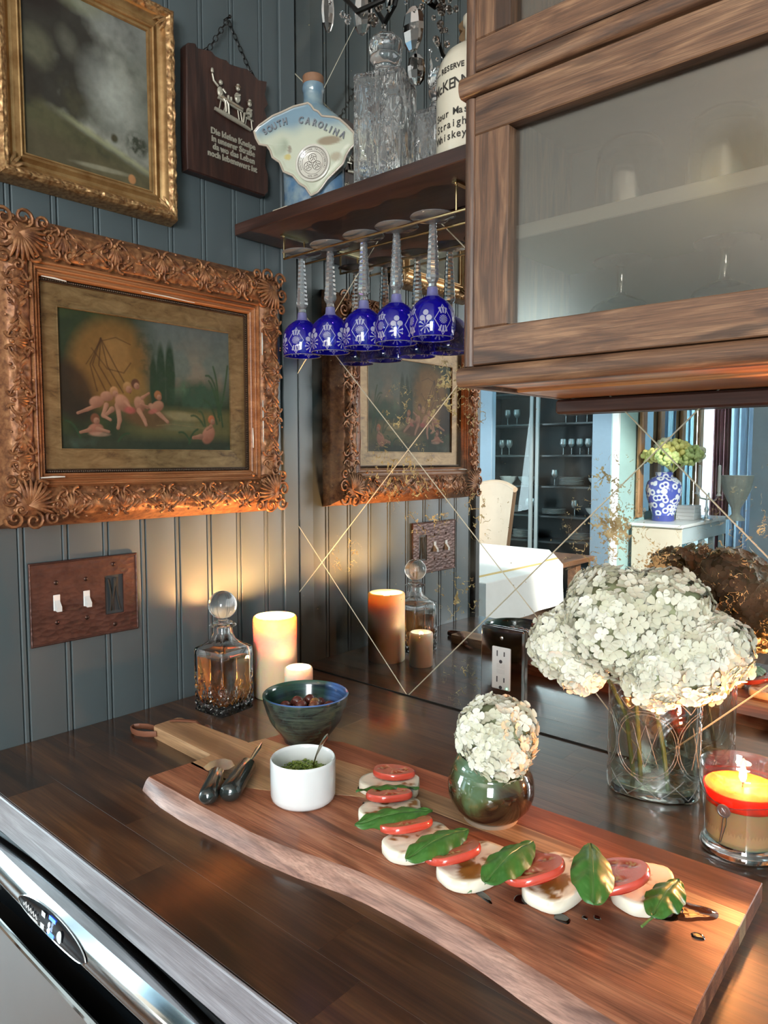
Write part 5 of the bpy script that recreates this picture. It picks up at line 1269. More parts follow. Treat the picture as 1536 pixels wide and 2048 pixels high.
def stormy(U, V):
    A = .79; n1 = fbm(U, V, 4, 5, 11, .8); n2 = fbm(U, V, 9, 4, 12, .8); n3 = fbm(U, V, 30, 3, 13, .8)
    C = np.zeros(U.shape+(3,)); C[:] = (.105, .105, .085)
    C = blend(C, np.clip((n1-.45)*4, 0, 1), (.17, .165, .135)); C = blend(C, ell(U, V, .78, .95, .5, .25, 0, .8, A)*.6, (.13, .13, .12))
    tree = np.clip(ell(U, V, .18, .62, .42, .42, -.5, .35, A)*1.2+(n2-.5)*1.3, 0, 1); C = blend(C, tree*.97, (.022, .019, .015))
    C = blend(C, ell(U, V, .10, .62, .14, .15, 0, .6, A)*.8, (.075, .070, .045)); C = blend(C, ell(U, V, .34, .72, .08, .12, .4, .7, A)*.6, (.085, .08, .06)); C = blend(C, ell(U, V, .44, .42, .20, .16, .2, .5, A)*np.clip(n2*2-.5, 0, 1)*.8, (.045, .040, .024))
    C = blend(C, ell(U, V, .08, .97, .25, .18, 0, .4, A)*.9, (.016, .012, .010)); C = blend(C, ell(U, V, .45, .98, .2, .08, 0, .6, A)*.5, (.12, .12, .07))
    C = blend(C, ell(U, V, .68, .52, .22, .30, .5, .9, A)*.8, (.23, .23, .20))
    hill = np.clip((.40-.28*U-V+.03*(n2-.5))*16, 0, 1)*1.0; C = blend(C, hill, (.055, .050, .026)); C = blend(C, np.clip(1-np.abs(V-(.37-.26*U+.02*(n3-.5)))*34, 0, 1)*np.clip((U-.18)*4, 0, 1)*.8, (.20, .195, .11))
    C = blend(C, np.clip(1-np.abs(V-(.31-.30*U))*22, 0, 1)*np.clip((n2-.38)*6, 0, 1)*.8, (.030, .028, .018)); C = blend(C, np.clip((.24-.16*U-V)*10, 0, 1), (.055, .045, .026)); C = blend(C, np.clip((.14-V)*8, 0, 1)*np.clip((n1-.4)*4, 0, 1)*.6, (.09, .075, .04))
    C = blend(C, ell(U, V, .90, .26, .10, .10, 0, .5, A)*np.clip(n3*3-.8, 0, 1), (.030, .032, .022)); C = blend(C, ell(U, V, .70, .255, .03, .035, 0, .5, A), (.04, .035, .02)); C = blend(C, ell(U, V, .60, .045, .24, .02, .05, .5, A)*.5, (.22, .20, .14))
    C = blend(C, ell(U, V, .845, .035, .03, .035, 0, .3, A), (.26, .12, .05)); C = blend(C, ell(U, V, .03, .42, .12, .16, 0, .5, A)*.9, (.022, .018, .014))
    return np.clip(C*(.85+.3*n3[..., None])*1.5, 0, 1)
canvas(ue, (UI[0], UI[1], UI[2], UI[3]), .0185, stormy, 200, 252, org2, 'painting', .45)
MB().box(.0005, .0178, -.540+.414, -.290+.414, .812-.96, 1.112-.96).build('backing', M_dk, ue, 0)

# ------------------------------------------------------------------ wall plaque
PLAQ = [(-0.2487, 1.0882), (-0.2446, 1.0938), (-0.2335, 1.0977), (-0.2296, 1.092), (-0.201, 1.0985), (-0.1945, 1.0942), (-0.1793, 1.0941), (-0.169, 1.0961), (-0.1639, 1.092), (-0.1393, 1.0953), (-0.1248, 1.0985), (-0.114, 1.0952), (-0.0993, 1.0894), (-0.0803, 1.0936), (-0.0824, 1.0785), (-0.0854, 1.0702), (-0.078, 1.0541), (-0.0868, 1.0424), (-0.0813, 1.0299), (-0.0797, 1.0101), (-0.0842, 0.9651), (-0.0874, 0.9423), (-0.0809, 0.9281), (-0.0814, 0.8987), (-0.0892, 0.8908), (-0.251, 0.891), (-0.2517, 0.9278), (-0.2509, 0.9937)]
e = empty('wall_plaque', (0, -.165, .99), label='dark carved wood wall plaque with German lettering hanging on a chain', cat='plaque')
M_plq = wood('plaque_wood', (.022, .009, .007), (.050, .019, .013), (.085, .034, .022), 'z', 1.6, .45, coat=.2, rand=0, bump=.35)
mb = MB().prism([(a+.165, b_-.99) for a, b_ in PLAQ[::-1]], .001, .019, 'yz', .0022); mb.build('board', M_plq, e, 30)
M_pew = plain('antique_pewter', (.42, .38, .30), .38, .35, nz=.3, nscale=200)
Mt = lambda y_, z_, w=.0193: Matrix(((0, 0, 1, w), (1, 0, 0, y_+.165), (0, 1, 0, z_-.99), (0, 0, 0, 1)))
for ln_, z_, y_ in (('Die kleine Kneipe', .968, -.158), ('in unserer Straße', .9555, -.158), ('da wo das Leben', .9430, -.157), ('noch lebenswert ist', .9300, -.1600)):
    MB().text(ln_, .0142, Mt(y_, z_, .0200) @ Matrix.Scale(.92, 4, (1, 0, 0)), .0008, .0004).build('lettering', M_pew, e, 0)
mb = MB()
def F(y_, z_, w=.021): return (w, y_+.165, z_-.99)
# relief of three people drinking at a table
mb.tube([F(-.197, 1.006), F(-.180, 1.003, .022), F(-.150, .9985, .023), (F(-.122, .9945))], [.003, .0042, .0042, .0028], 8)           # ground
mb.tube([F(-.190, 1.026, .022), F(-.140, 1.020, .022)], .0028, 6).tube([F(-.188, 1.028, .026), F(-.142, 1.022, .026)], .0022, 6)   # table top
for y_ in (-.184, -.174, -.150, -.144): mb.tube([F(y_, 1.024), F(y_+(.004 if y_ > -.16 else -.005), 1.003)], .0012, 5)
for (y_, z_, s_, hat) in ((-.186, 1.040, 1.0, 0), (-.150, 1.043, 1.0, 1), (-.125, 1.026, 1.05, 2)):
    mb.ball(F(y_, z_-.004, .022), .0078*s_, 10, 8, (.5, .8, 1.15)); mb.ball(F(y_+.001, z_+.0115, .0225), .0040*s_, 9, 7, (.8, 1, 1.1))
    if hat: mb.lathe([(.0001, .005), (.0026, .004), (.003, .0005), (.0056, 0), (.0001, -.0005)], 10, c=F(y_+.001, z_+.0145, .0225))
    mb.tube([F(y_+.004, z_+.002, .024), F(y_+(.009 if y_ < -.16 else -.008), z_-.004, .026)], .0018, 6)
mb.tube([F(-.190, 1.044, .022), F(-.199, 1.050, .022), F(-.2015, 1.060, .022)], [.0022, .0019, .0017], 6).ball(F(-.2015, 1.0655, .022), .0034, 8, 6, (.7, .9, 1.3))      # raised mug
mb.lathe([(.0001, 0), (.0020, 0), (.0022, .006), (.0001, .006)], 8, c=F(-.171, 1.0285, .024)).lathe([(.0001, 0), (.0020, 0), (.0022, .006), (.0001, .006)], 8, c=F(-.165, 1.0280, .024))
for (a, b_, c, d, f_, g_) in ((-.186, 1.032, -.178, 1.022, -.176, 1.006), (-.126, 1.018, -.138, 1.016, -.140, 1.000), (-.182, 1.031, -.172, 1.020, -.170, 1.004)):
    mb.tube([F(a, b_, .023), F(c, d, .025), F(f_, g_, .024)], [.0028, .0025, .0018], 6)
mb.tube([F(-.131, 1.012, .022), F(-.134, .998, .021)], .0011, 5).tube([F(-.121, 1.012, .022), F(-.118, .996, .021)], .0011, 5).tube([F(-.134, 1.0125, .022), F(-.117, 1.011, .022)], .0018, 6)
mb.build('pewter_relief', M_pew, e, 60, label='pewter relief of three people drinking at a table')
M_iron = plain('black_iron', (.012, .011, .010), .4, .6)
def link_chain(p0, p1, n_):
    for q in range(n_):
        a = Vector(p0).lerp(Vector(p1), (q+.0)/n_); b_ = Vector(p0).lerp(Vector(p1), (q+1.25)/n_); d = (b_-a); c = (a+b_)/2; dn = d.normalized(); s_ = Vector((1, 0, 0)) if q % 2 else Vector((1, 0, 0)).cross(dn).normalized()
        ring = [c+dn*d.length*.5*math.cos(t)+s_*(.0022 if q % 2 else .0040)*math.sin(t) for t in [2*PI*i/14 for i in range(14)]]
        MB().tube(ring, .0009, 5, closed=True).build('chain_link', M_iron, e)
nail = (.010, -.159+.165, 1.1690-.99)
link_chain(nail, (.012, -.200+.165, 1.1040-.99), 7); link_chain(nail, (.012, -.1150+.165, 1.1020-.99), 8)
MB().tube([(.0, nail[1], nail[2]+.003), (.016, nail[1], nail[2]+.003)], .0018, 8).ball((.016, nail[1], nail[2]+.003), .0032, 8, 6).build('nail', M_iron, e)
for y_, z_ in ((-.205, 1.1005), (-.1115, 1.0985)):
    MB().tube([(.012, y_-.006+.165, z_-.003-.99), (.0125, y_+.165, z_+.0028-.99), (.012, y_+.006+.165, z_-.003-.99)], .0018, 6).build('staple', M_iron, e)

# ------------------------------------------------------------------ shelf, rack, wine glasses
e = empty('wall_shelf', (.28, -.074, .82), label='dark brown wooden shelf on the mirrored wall under the bottles', cat='shelf')
MB().box(.0052-.28, .566-.28, -.148+.074, -.0022+.074, -.010, .010, .0012).build('board', M_shelf, e, 20)
e = empty('glass_rack', (.26, -.07, .768), label='brass stemware rack screwed under the shelf', cat='rack')
RY0, RY1 = -.094, -.046
for yy_ in (RY0, RY1): MB().tube([(.0755-.26, yy_+.07, 0), (.470-.26, yy_+.07, 0)], .0021, 8).build('rail', M_brass, e)
for xx in (.076, .450):
    mb = MB()
    for yy_ in (RY0, RY1): mb.tube([(xx-.26, yy_+.07, 0), (xx-.26, yy_+.07, .0385)], .0018, 8)
    mb.box(xx-.26-.004, xx-.26+.004, -.030, .030, .0385, .0418); mb.build('bracket', M_brass, e, 40)
    for yy_ in (-.026, .026) if xx > .3 else (-.026,): MB().ball((xx-.26, yy_, .0380), .0022, 8, 6).build('screw', M_brass, e)
# cobalt cut glass
mc = NT('cobalt_cut_glass'); tc = mc.tc(); s3 = mc.sep(tc)
ang_ = mc.math('DIVIDE', mc.math('ARCTAN2', s3[1], s3[0]), 2*PI)
u1 = mc.math('MULTIPLY', mc.math('SUBTRACT', mc.math('FRACT', mc.math('MULTIPLY', ang_, 4.0)), .5), .053)
v1 = mc.math('SUBTRACT', s3[2], .0235)
rad_ = mc.math('SQRT', mc.math('ADD', mc.math('POWER', u1, 2), mc.math('POWER', v1, 2)))
phi = mc.math('ARCTAN2', v1, u1)
rays = mc.math('MULTIPLY', mc.math('GREATER_THAN', mc.math('SINE', mc.math('MULTIPLY', phi, 14)), .2), mc.math('LESS_THAN', rad_, .0065))
star = mc.math('MULTIPLY', mc.math('GREATER_THAN', mc.math('ABSOLUTE', mc.math('SINE', mc.math('MULTIPLY', phi, 1.0))), .83), mc.math('MULTIPLY', mc.math('GREATER_THAN', mc.math('ABSOLUTE', mc.math('SINE', mc.math('MULTIPLY', phi, 9))), .60), mc.math('MULTIPLY', mc.math('GREATER_THAN', rad_, .009), mc.math('LESS_THAN', rad_, .0185))))
dia = mc.math('LESS_THAN', mc.math('ABSOLUTE', mc.math('SUBTRACT', mc.math('ABSOLUTE', u1), mc.math('MULTIPLY', mc.math('SUBTRACT', .022, mc.math('ABSOLUTE', v1)), .62))), .0006)
u2 = mc.math('MULTIPLY', mc.math('SUBTRACT', mc.math('FRACT', mc.math('ADD', mc.math('MULTIPLY', ang_, 4.0), .5)), .5), .053)
leaf = None
for (cx_, cz_) in ((0, .006), (-.005, -.002), (.005, -.002)):
    d_ = mc.math('SQRT', mc.math('ADD', mc.math('POWER', mc.math('SUBTRACT', u2, cx_), 2), mc.math('POWER', mc.math('SUBTRACT', v1, cz_+.004), 2)))
    q = mc.math('LESS_THAN', d_, .0042); leaf = q if leaf is None else mc.math('MAXIMUM', leaf, q)
ph2 = mc.math('ARCTAN2', mc.math('ADD', v1, .010), u2); rd2 = mc.math('SQRT', mc.math('ADD', mc.math('POWER', u2, 2), mc.math('POWER', mc.math('ADD', v1, .010), 2)))
fan = mc.math('MULTIPLY', mc.math('GREATER_THAN', mc.math('ABSOLUTE', mc.math('SINE', mc.math('MULTIPLY', ph2, 4.5))), .86), mc.math('MULTIPLY', mc.math('LESS_THAN', rd2, .0105), mc.math('GREATER_THAN', rd2, .002)))
neck_ = mc.math('MULTIPLY', mc.math('GREATER_THAN', s3[2], .0615), .45)
mask = mc.math('MAXIMUM', mc.math('MAXIMUM', mc.math('MAXIMUM', rays, star), mc.math('MAXIMUM', dia, leaf)), mc.math('MAXIMUM', fan, neck_))
tb = mc.n('BsdfTransparent'); tb.inputs[0].default_value = (.035, .028, .62, 1)
tcl = mc.n('BsdfTransparent'); tcl.inputs[0].default_value = (.62, .62, .92, 1)
gl = mc.n('BsdfGlossy'); gl.inputs['Roughness'].default_value = .03
df = mc.n('BsdfDiffuse'); df.inputs[0].default_value = (.62, .62, .78, 1)
dfb = mc.n('BsdfDiffuse'); dfb.inputs[0].default_value = (.012, .008, .42, 1)
mA = mc.n('MixShader', ); mA.inputs[0].default_value = .45; mc.l(tb.outputs[0], mA.inputs[1]); mc.l(dfb.outputs[0], mA.inputs[2])
mB = mc.n('MixShader'); mB.inputs[0].default_value = .55; mc.l(tcl.outputs[0], mB.inputs[1]); mc.l(df.outputs[0], mB.inputs[2])
mC = mc.n('MixShader'); mc.l(mask, mC.inputs[0]); mc.l(mA.outputs[0], mC.inputs[1]); mc.l(mB.outputs[0], mC.inputs[2])
fr_ = mc.n('LayerWeight'); fr_.inputs[0].default_value = .5
mD = mc.n('MixShader'); mc.l(mc.math('MULTIPLY_ADD', mc.math('POWER', fr_.outputs['Facing'], 4), .6, .07, clamp=True), mD.inputs[0]); mc.l(mC.outputs[0], mD.inputs[1]); mc.l(gl.outputs[0], mD.inputs[2])
mc.l(mD.outputs[0], mc.out.inputs[0]); M_cobalt = mc.m
M_foot = whitened_glass('stem_crystal', .16, (.80, .82, .85)); M_footdisc = whitened_glass('ribbed_foot_crystal', .20, (.72, .71, .68))
# local z: 0 = rim (hanging down), .183 = foot
ge = empty('wine_glass', (.095, -.070, .5985), 0, 'cobalt blue cut crystal wine glass', 'wine glass', 'cobalt wine glasses hanging from the rack')
HZ = .1835
bowl = [(.0325, .0), (.0335, .003), (.0345, .010), (.0352, .018), (.0350, .027), (.0334, .037), (.0305, .046), (.0245, .0535), (.0175, .0590), (.0120, .0625), (.0090, .0655), (.0080, .0760)]
MB().lathe(bowl, 56).build('bowl', M_cobalt, ge, 70)
MB().tube([(.0326*math.cos(a), .0326*math.sin(a), 0) for a in [2*PI*q/48 for q in range(48)]], .0007, 5, closed=True).build('rim', M_foot, ge)
stem = [(.0080, .0755), (.0068, .0775), (.0064, .0830), (.0095, .0875), (.0106, .0900)]+[(.0106-.0050*(q/22)+(.0006 if q % 2 else -.0004), .0900+.080*q/22) for q in range(1, 23)]+[(.0066, .1715), (.0105, .1735), (.0120, .1745)]
MB().lathe([(.0001, .0755)]+stem, 8, cap1=False).lathe([(.0120, .1745), (.0001, .1745)], 8).build('stem', M_foot, ge, 12)
MB().tube([(.0340*math.cos(a), .0340*math.sin(a), .1806) for a in [2*PI*q/48 for q in range(48)]], .0007, 5, closed=True).build('foot_rim', M_foot, ge)
MB().lathe([(.0001, .1743), (.0120, .1743), (.020, .1765), (.033, .1795), (.0337, .1805), (.033, .1815), (.018, .1805), (.0001, .1800)], 72, disp=lambda t, z, r: (.0009*math.cos(t*40) if .012 < r < .0335 else 0)).build('foot', M_footdisc, ge, 50)
for a_, b_ in (('rim', 'bowl'), ('foot_rim', 'foot')):
    [o_ for o_ in children(ge) if o_.name.split('.')[0] == a_][0].parent = [o_ for o_ in children(ge) if o_.name.split('.')[0] == b_][0]
names = ['first cobalt wine glass from the left, nearest the panelled wall', 'second cobalt wine glass from the left on the brass rack', 'third and middle cobalt wine glass on the brass rack', 'fourth cobalt wine glass from the left on the brass rack', 'rightmost cobalt wine glass, beside the wall cabinet']
ge['label'] = names[0]
ge.rotation_euler = (0, 0, R(-62-45))
for i, x in enumerate((.1670, .2460, .3170, .3890)): dup(ge, (x, -.070, .5985), R(-62-45+[8, 4, -32, -52][i]), names[i+1])

# ------------------------------------------------------------------ ceramic state bottle
SC = [(-0.0952, 0.1424), (-0.0856, 0.1516), (-0.061, 0.1642), (-0.0439, 0.1686), (-0.0226, 0.175), (0.0026, 0.1777), (0.0081, 0.1738), (0.0136, 0.1657), (0.0205, 0.1623), (0.0274, 0.154), (0.0493, 0.1496), (0.0588, 0.1454), (0.071, 0.134), (0.0838, 0.1201), (0.0844, 0.1026), (0.0763, 0.096), (0.0695, 0.0866), (0.064, 0.0734), (0.0516, 0.0632), (0.0364, 0.0508), (0.0266, 0.039), (0.0196, 0.032), (0.007, 0.0273), (-0.0027, 0.0417), (-0.0139, 0.0491), (-0.0251, 0.063), (-0.0421, 0.0711), (-0.0491, 0.0872), (-0.0619, 0.0963), (-0.066, 0.1083), (-0.0717, 0.1166), (-0.0861, 0.1207), (-0.0917, 0.1304)]
SC = [(a, max(b_, .008) if b_ < .03 else b_) for a, b_ in SC]
nrm = Vector((.45, -.893, 0)).normalized(); ee = Vector((.893, .45, 0)).normalized()
e = empty('ceramic_bottle', (.145, -.10, .830), 0, 'blue cream ceramic bottle shaped like a state map, reading SOUTH CAROLINA, on the shelf', 'bottle')
BM = Matrix(((ee.x, 0, nrm.x, 0), (ee.y, 0, nrm.y, 0), (0, 1, 0, 0), (0, 0, 0, 1)))   # local (s, t, depth) -> object space
# body behind the map
mbt = NT('blue_grey_glaze'); tc = mbt.tc(); z_ = mbt.sep(tc)[2]
mbt.set(col=mbt.mix(mbt.ramp(mbt.noise(tc, 40, 4), [(.4, 0), (.65, .6)]), mbt.ramp(mbt.math('MULTIPLY', z_, 4.5), [(.0, (.05, .10, .17)), (.28, (.10, .20, .33)), (.62, (.28, .36, .36)), (.80, (.13, .22, .28)), (1, (.16, .25, .33))]), (.30, .37, .36)), rough=.1, coat=.7, coatr=.04)
zero = Matrix.Translation((nrm.x*-.030, nrm.y*-.030, 0))
mb = MB().lathe([(.0001, 0), (.050, 0), (.0535, .003), (.0545, .030), (.0560, .090), (.0575, .125), (.0560, .148), (.046, .166), (.031, .178), (.0195, .186), (.0172, .196), (.0172, .207), (.0182, .210), (.0192, .213), (.0188, .2185), (.0180, .222), (.0120, .222), (.0001, .221)], 56, ax=1.0, ay=.50, rot=math.atan2(ee.y, ee.x))
# keep the neck round
mb.v = [tuple(v) for v in mb.v]
nv2 = []
for (x, y_, z0) in mb.v:
    p = Vector((x, y_, 0)); a = p.dot(ee); c = p.dot(nrm); kf = lerp(1.0, 2.0, smooth01((z0-.165)/.03)); p = ee*a+nrm*c*kf; nv2.append((p.x-nrm.x*.030, p.y-nrm.y*.030, z0))
mb.v = nv2; mb.build('bottle_body', mbt.m, e, 60)
MB().lathe([(.0001, .2215), (.0162, .2215), (.0178, .2225), (.0182, .2350), (.0170, .2365), (.0001, .2368)], 32, c=(-nrm.x*.030, -nrm.y*.030, 0)).build('cork', plain('cork', (.26, .13, .07), .7, nz=.3, nscale=60), e, 40)
# map face: fan grid with painted colours
mapc = (-.004, .112)
def mapcol(s_, t_):
    n_ = noise.noise(Vector((s_*30, t_*30, 2)))
    c = Vector((.50, .52, .40)).lerp(Vector((.17, .27, .34)), smooth01((t_-.128+.25*(abs(s_)*.5)+.01*n_)/.03))
    c = c.lerp(Vector((.44, .46, .34)), smooth01(-(t_-.06)/.03)*.6)
    c = c.lerp(Vector((.15, .20, .13)), smooth01((1-math.hypot((s_+.048)/.020, (t_-.112)/.022))*2)*.65*(.6+n_))
    c = c.lerp(Vector((.20, .12, .06)), smooth01((1-math.hypot((s_-.040)/.026, (t_-.113)/.009))*2.5)*.8)
    c = c.lerp(Vector((.24, .16, .09)), smooth01((1-math.hypot((s_-.052)/.014, (t_-.086)/.010))*2)*.6)
    c = c.lerp(Vector((.50, .38, .08)), smooth01((1-math.hypot((s_+.034)/.007, (t_-.094)/.006))*3)*.8)
    c = c.lerp(Vector((.17, .11, .08)), smooth01((1-math.hypot((s_+.030)/.004, (t_-.106)/.008))*3)*.7)
    return tuple(max(0, x) for x in c)
n_ = len(SC)
def densify(P, k): return [((P[i][0]*(k-j)+P[(i+1) % len(P)][0]*j)/k, (P[i][1]*(k-j)+P[(i+1) % len(P)][1]*j)/k) for i in range(len(P)) for j in range(k)]
SD = densify(SC, 4); nd = len(SD); vs = []; cs = []; RR = 22
for r in range(RR+1):
    f = r/RR
    for (a, b_) in SD:
        s_, t_ = mapc[0]+(a-mapc[0])*f, mapc[1]+(b_-mapc[1])*f
        d_ = .004+.0012*(1-f*f) - (.0006 if .90 < f < .97 else 0)+(.0016 if f >= .97 else 0)
        vs.append(BM @ Vector((s_, t_, d_))); cs.append(mapcol(s_, t_) if f < .97 else (.52, .46, .36))
for (a, b_) in SD: vs.append(BM @ Vector((a*1.0, b_, -.010))); cs.append((.30, .30, .26))
fs = [(r*nd+k_, r*nd+(k_+1) % nd, (r+1)*nd+(k_+1) % nd, (r+1)*nd+k_) for r in range(RR+1) for k_ in range(nd)]
MB().add(vs, fs, cs).build('map_face', vcol('map_glaze', .10, coat=.8, coatr=.03), e, 50, label='raised map face with a painted landscape')
MB().tube([BM @ Vector((a, b_, .004)) for a, b_ in SD], .0019, 8, closed=True).build('map_rim', plain('rim_glaze', (.46, .38, .30), .12, nz=.25, nscale=60, coat=.6), e, 60)
LT = [(-0.0743, 0.1388), (-0.0655, .1425), (-0.0568, 0.1457), (-0.0475, 0.1490), (-0.0375, 0.1510), (-0.0090, 0.1500), (0.0035, 0.1470), (0.0155, 0.1430), (0.0260, 0.1385), (0.0355, 0.1335), (0.0430, 0.1290), (0.0525, 0.1240), (0.0645, 0.1185)]
angs = [38, 34, 28, 20, 10, -8, -14, -18, -22, -24, -26, -28, -30]
M_let = plain('raised_letter_glaze', (.16, .17, .19), .1, coat=.8, nz=.3, nscale=90)
for ch_, (a, b_), an in zip('SOUTHCAROLINA', LT, angs):
    MB().text(ch_, .0150, BM @ Matrix.Translation((a, b_, .0062)) @ Matrix.Rotation(R(an), 4, 'Z') @ Matrix.Scale(.8, 4, (1, 0, 0)), .0010, .0002, bevel=.0003).build('raised_letter', M_let, e, 0)
mc_ = Matrix.Translation((.0116, .0790, 0)); MM = BM @ mc_
MB().lathe([(.0001, .0075), (.0265, .0075), (.0275, .0085), (.0290, .0088), (.0305, .0078), (.0308, .004)], 48).xf(MM).build('medallion', plain('cream_medallion', (.62, .58, .50), .18, coat=.6), e, 50)
M_ink = plain('brown_ink', (.07, .045, .035), .5)
mb = MB()
for r_ in (.0262, .0252, .0185): mb.tube([(MM @ Vector((r_*math.cos(a), r_*math.sin(a), .0077))) for a in [2*PI*q/48 for q in range(48)]], .00028, 4, closed=True)
for (dx, dy) in ((0, .0075), (-.0078, -.0050), (.0078, -.0050)):
    mb.tube([(MM @ Vector((dx+.0072*math.cos(a), dy+.0072*math.sin(a), .0078))) for a in [2*PI*q/28 for q in range(28)]], .0004, 4, closed=True)
    for q in range(9):
        a = q*2.4; r2 = .0052*math.sqrt((q+.5)/9); mb.ball(MM @ Vector((dx+r2*math.cos(a), dy+r2*math.sin(a), .0078)), .0010, 5, 4)
txt = 'SOUTH CAROLINA TRICENTENNIAL'
for i, ch_ in enumerate(txt):
    a = R(205-230*i/(len(txt)-1)); 
    if ch_ != ' ': mb.text(ch_, .0042, MM @ Matrix.Translation((.0220*math.cos(a), .0220*math.sin(a), .0077)) @ Matrix.Rotation(a-PI/2, 4, 'Z'), .0001)
for i, ch_ in enumerate('1670-1970'):
    a = R(248+44*i/8); mb.text(ch_, .0042, MM @ Matrix.Translation((.0220*math.cos(a), .0220*math.sin(a), .0077)) @ Matrix.Rotation(a+PI/2, 4, 'Z'), .0001)
mb.build('medallion_print', M_ink, e, 0)
MB().box(.098-.145, .135-.145, -.1385+.10, -.105+.10, .0, .006, .001).build('base_label', plain('paper_label', (.55, .48, .36), .7), e, 20)

# ------------------------------------------------------------------ whiskey jug
e = empty('stoneware_jug', (.4765, -.088, .830), 0, 'cream stoneware whiskey jug with black lettering on the shelf beside the cabinet', 'jug')
mj = plain('cream_stoneware', (.66, .60, .47), .22, nz=.06, nscale=20, coat=.4)
JP = [(.0001, 0), (.050, 0), (.0530, .003), (.0540, .010), (.0540, .098), (.0535, .112), (.0500, .128), (.042, .142), (.030, .151), (.019, .157), (.0150, .162), (.0145, .182), (.0175, .185), (.0180, .194), (.0150, .197), (.0001, .197)]
MB().lathe(JP, 64).build('jug_body', mj, e, 60)
MB().tube([(.012, 0, .178), (.030, .008, .176), (.040, .010, .160), (.036, .009, .147)], .0050, 10).build('jug_handle', mj, e)
def jugtext(s, z_, size, a0, name='lettering'):
    mb = MB(); wd = size*.56; Rj = .0546
    for i, ch_ in enumerate(s):
        if ch_ == ' ': continue
        a = a0+(i-(len(s)-1)/2)*wd/Rj
        m_ = Matrix(((-math.sin(a), 0, math.cos(a), Rj*math.cos(a)), (math.cos(a), 0, math.sin(a), Rj*math.sin(a)), (0, 1, 0, z_), (0, 0, 0, 1)))
        mb.text(ch_, size, m_, .0001, .0002)
    mb.build(name, M_ink2, e, 0)
M_ink2 = plain('black_print', (.03, .025, .02), .5)
aj = math.atan2(-.0955*9.1, .0609*10)-.02
aj = math.atan2(-.870, .609)-R(36)
jugtext('\u2014 RESERVE \u2014', .108, .0100, aj); jugtext('McKENNA', .0865, .0195, aj); jugtext('Sour Mash', .0500, .0130, aj); jugtext('Straight', .0350, .0140, aj); jugtext('Whiskey.', .0200, .0140, aj)

# ------------------------------------------------------------------ chandelier above the shelf
e = empty('chandelier', (.385, -.125, 1.20), 0, 'small dark chandelier with smoky faceted crystal drops above the shelf', 'chandelier')
M_smoky = glass('smoky_crystal', (.50, .46, .43), 0.0, 1.6)
M_clearx = glass('clear_crystal_drop', (.92, .93, .95), 0.0, 1.6)
cO = Vector((.385, -.125, 1.20))
MB().tube([(0, 0, -.05), (0, 0, ZC-1.20-.001)], .004, 8).lathe([(.0001, -.125), (.006, -.12), (.012, -.10), (.006, -.085), (.016, -.06), (.02, -.045), (.008, -.03), (.0001, -.02)], 20).build('column', M_iron, e)
for k_ in range(6):
    a = k_*PI/3+.4; c, s_ = math.cos(a)*.55, math.sin(a)*.20
    MB().tube([(0, 0, -.06), (.08*c, .08*s_*1.2, -.12), (.16*c, .16*s_*1.5, -.125), (.22*c, .22*s_*1.5, -.09), (.24*c, .24*s_*1.5, -.06)], [.0045, .004, .004, .0035, .003], 8).build('arm', M_iron, e)
def drop(p, L, wd, mat, rz=0):
    mb = MB(); n_ = 8
    P = [(.0001, L), (.18, L*.985), (.42, L*.84), (.50, L*.60), (.50, L*.45), (.42, L*.22), (.22, L*.05), (.0001, 0)]
    mb.lathe([(r*wd, z_) for r, z_ in P], n_, ax=1, ay=.42, rot=rz); q = Vector(p)-cO
    mb.xf(Matrix.Translation(q)); mb.build('crystal_drop', mat, e, 0)
    MB().tube([q+Vector((0, 0, L)), q+Vector((0, 0, L+.012))], .0006, 5).ball(q+Vector((0, 0, L+.014)), .0035, 6, 5).build('drop_link', M_clearx, e, 0)
drop((.2268, -.13, 1.079), .064, .020, M_smoky, R(60)); drop((.3008, -.13, 1.047), .066, .030, M_smoky, R(25)); drop((.3987, -.13, .989), .062, .034, M_smoky, R(10)); drop((.420, -.125, 1.048), .045, .026, M_clearx, R(40))
drop((.345, -.12, 1.068), .035, .016, M_smoky, R(0)); drop((.385, -.105, .957), .045, .026, M_smoky, R(50)); drop((.352, -.14, 1.085), .04, .02, M_clearx, R(15)); drop((.455, -.125, 1.045), .05, .022, M_smoky, R(70))
rc = random.Random(17)
for (x0, z0, n_) in ((.255, 1.12, 9), (.322, 1.085, 10), (.39, 1.075, 9), (.452, 1.03, 18), (.445, 1.01, 10), (.41, 1.07, 10)):
    mb = MB()
    for q in range(n_): mb.ball((x0+rc.uniform(-.012, .012)-cO.x, -.125+rc.uniform(-.012, .012)+.125, z0+rc.uniform(-.03, .03)-cO.z), rc.uniform(.003, .0052), 6, 4)
    mb.build('bead_cluster', M_clearx if n_ % 2 else M_smoky, e, 0)['kind'] = 'stuff'
e = empty('dried_flowers', (.438, -.020, .8305), 0, 'bunch of dried brown flowers and leaves standing behind the crystal decanters', 'dried flowers')
M_dry = plain('dried_leaf', (.20, .12, .055), .8, nz=.4, nscale=60)
rd_ = random.Random(8)
for q in range(26):
    x0 = rd_.uniform(-.035, .035); z1 = rd_.uniform(.15, .235); y0 = rd_.uniform(-.012, .006)
    mb = MB().tube([(0, 0, .0), (x0*.4, y0*.5, z1*.5), (x0, y0, z1)], .0009, 5)
    w = rd_.uniform(.006, .013); L = rd_.uniform(.03, .06); a = rd_.uniform(0, PI)
    mb.grid(lambda u, v: (x0+math.cos(a)*w*(v*2-1)*math.sin(PI*u)+.004*math.sin(u*8+q), y0+math.sin(a)*w*.6*(v*2-1)*math.sin(PI*u), z1-L*.6+L*u+.003*math.sin(v*9)), 8, 3)
    mb.build('dried_leaf', M_dry, e, 50)

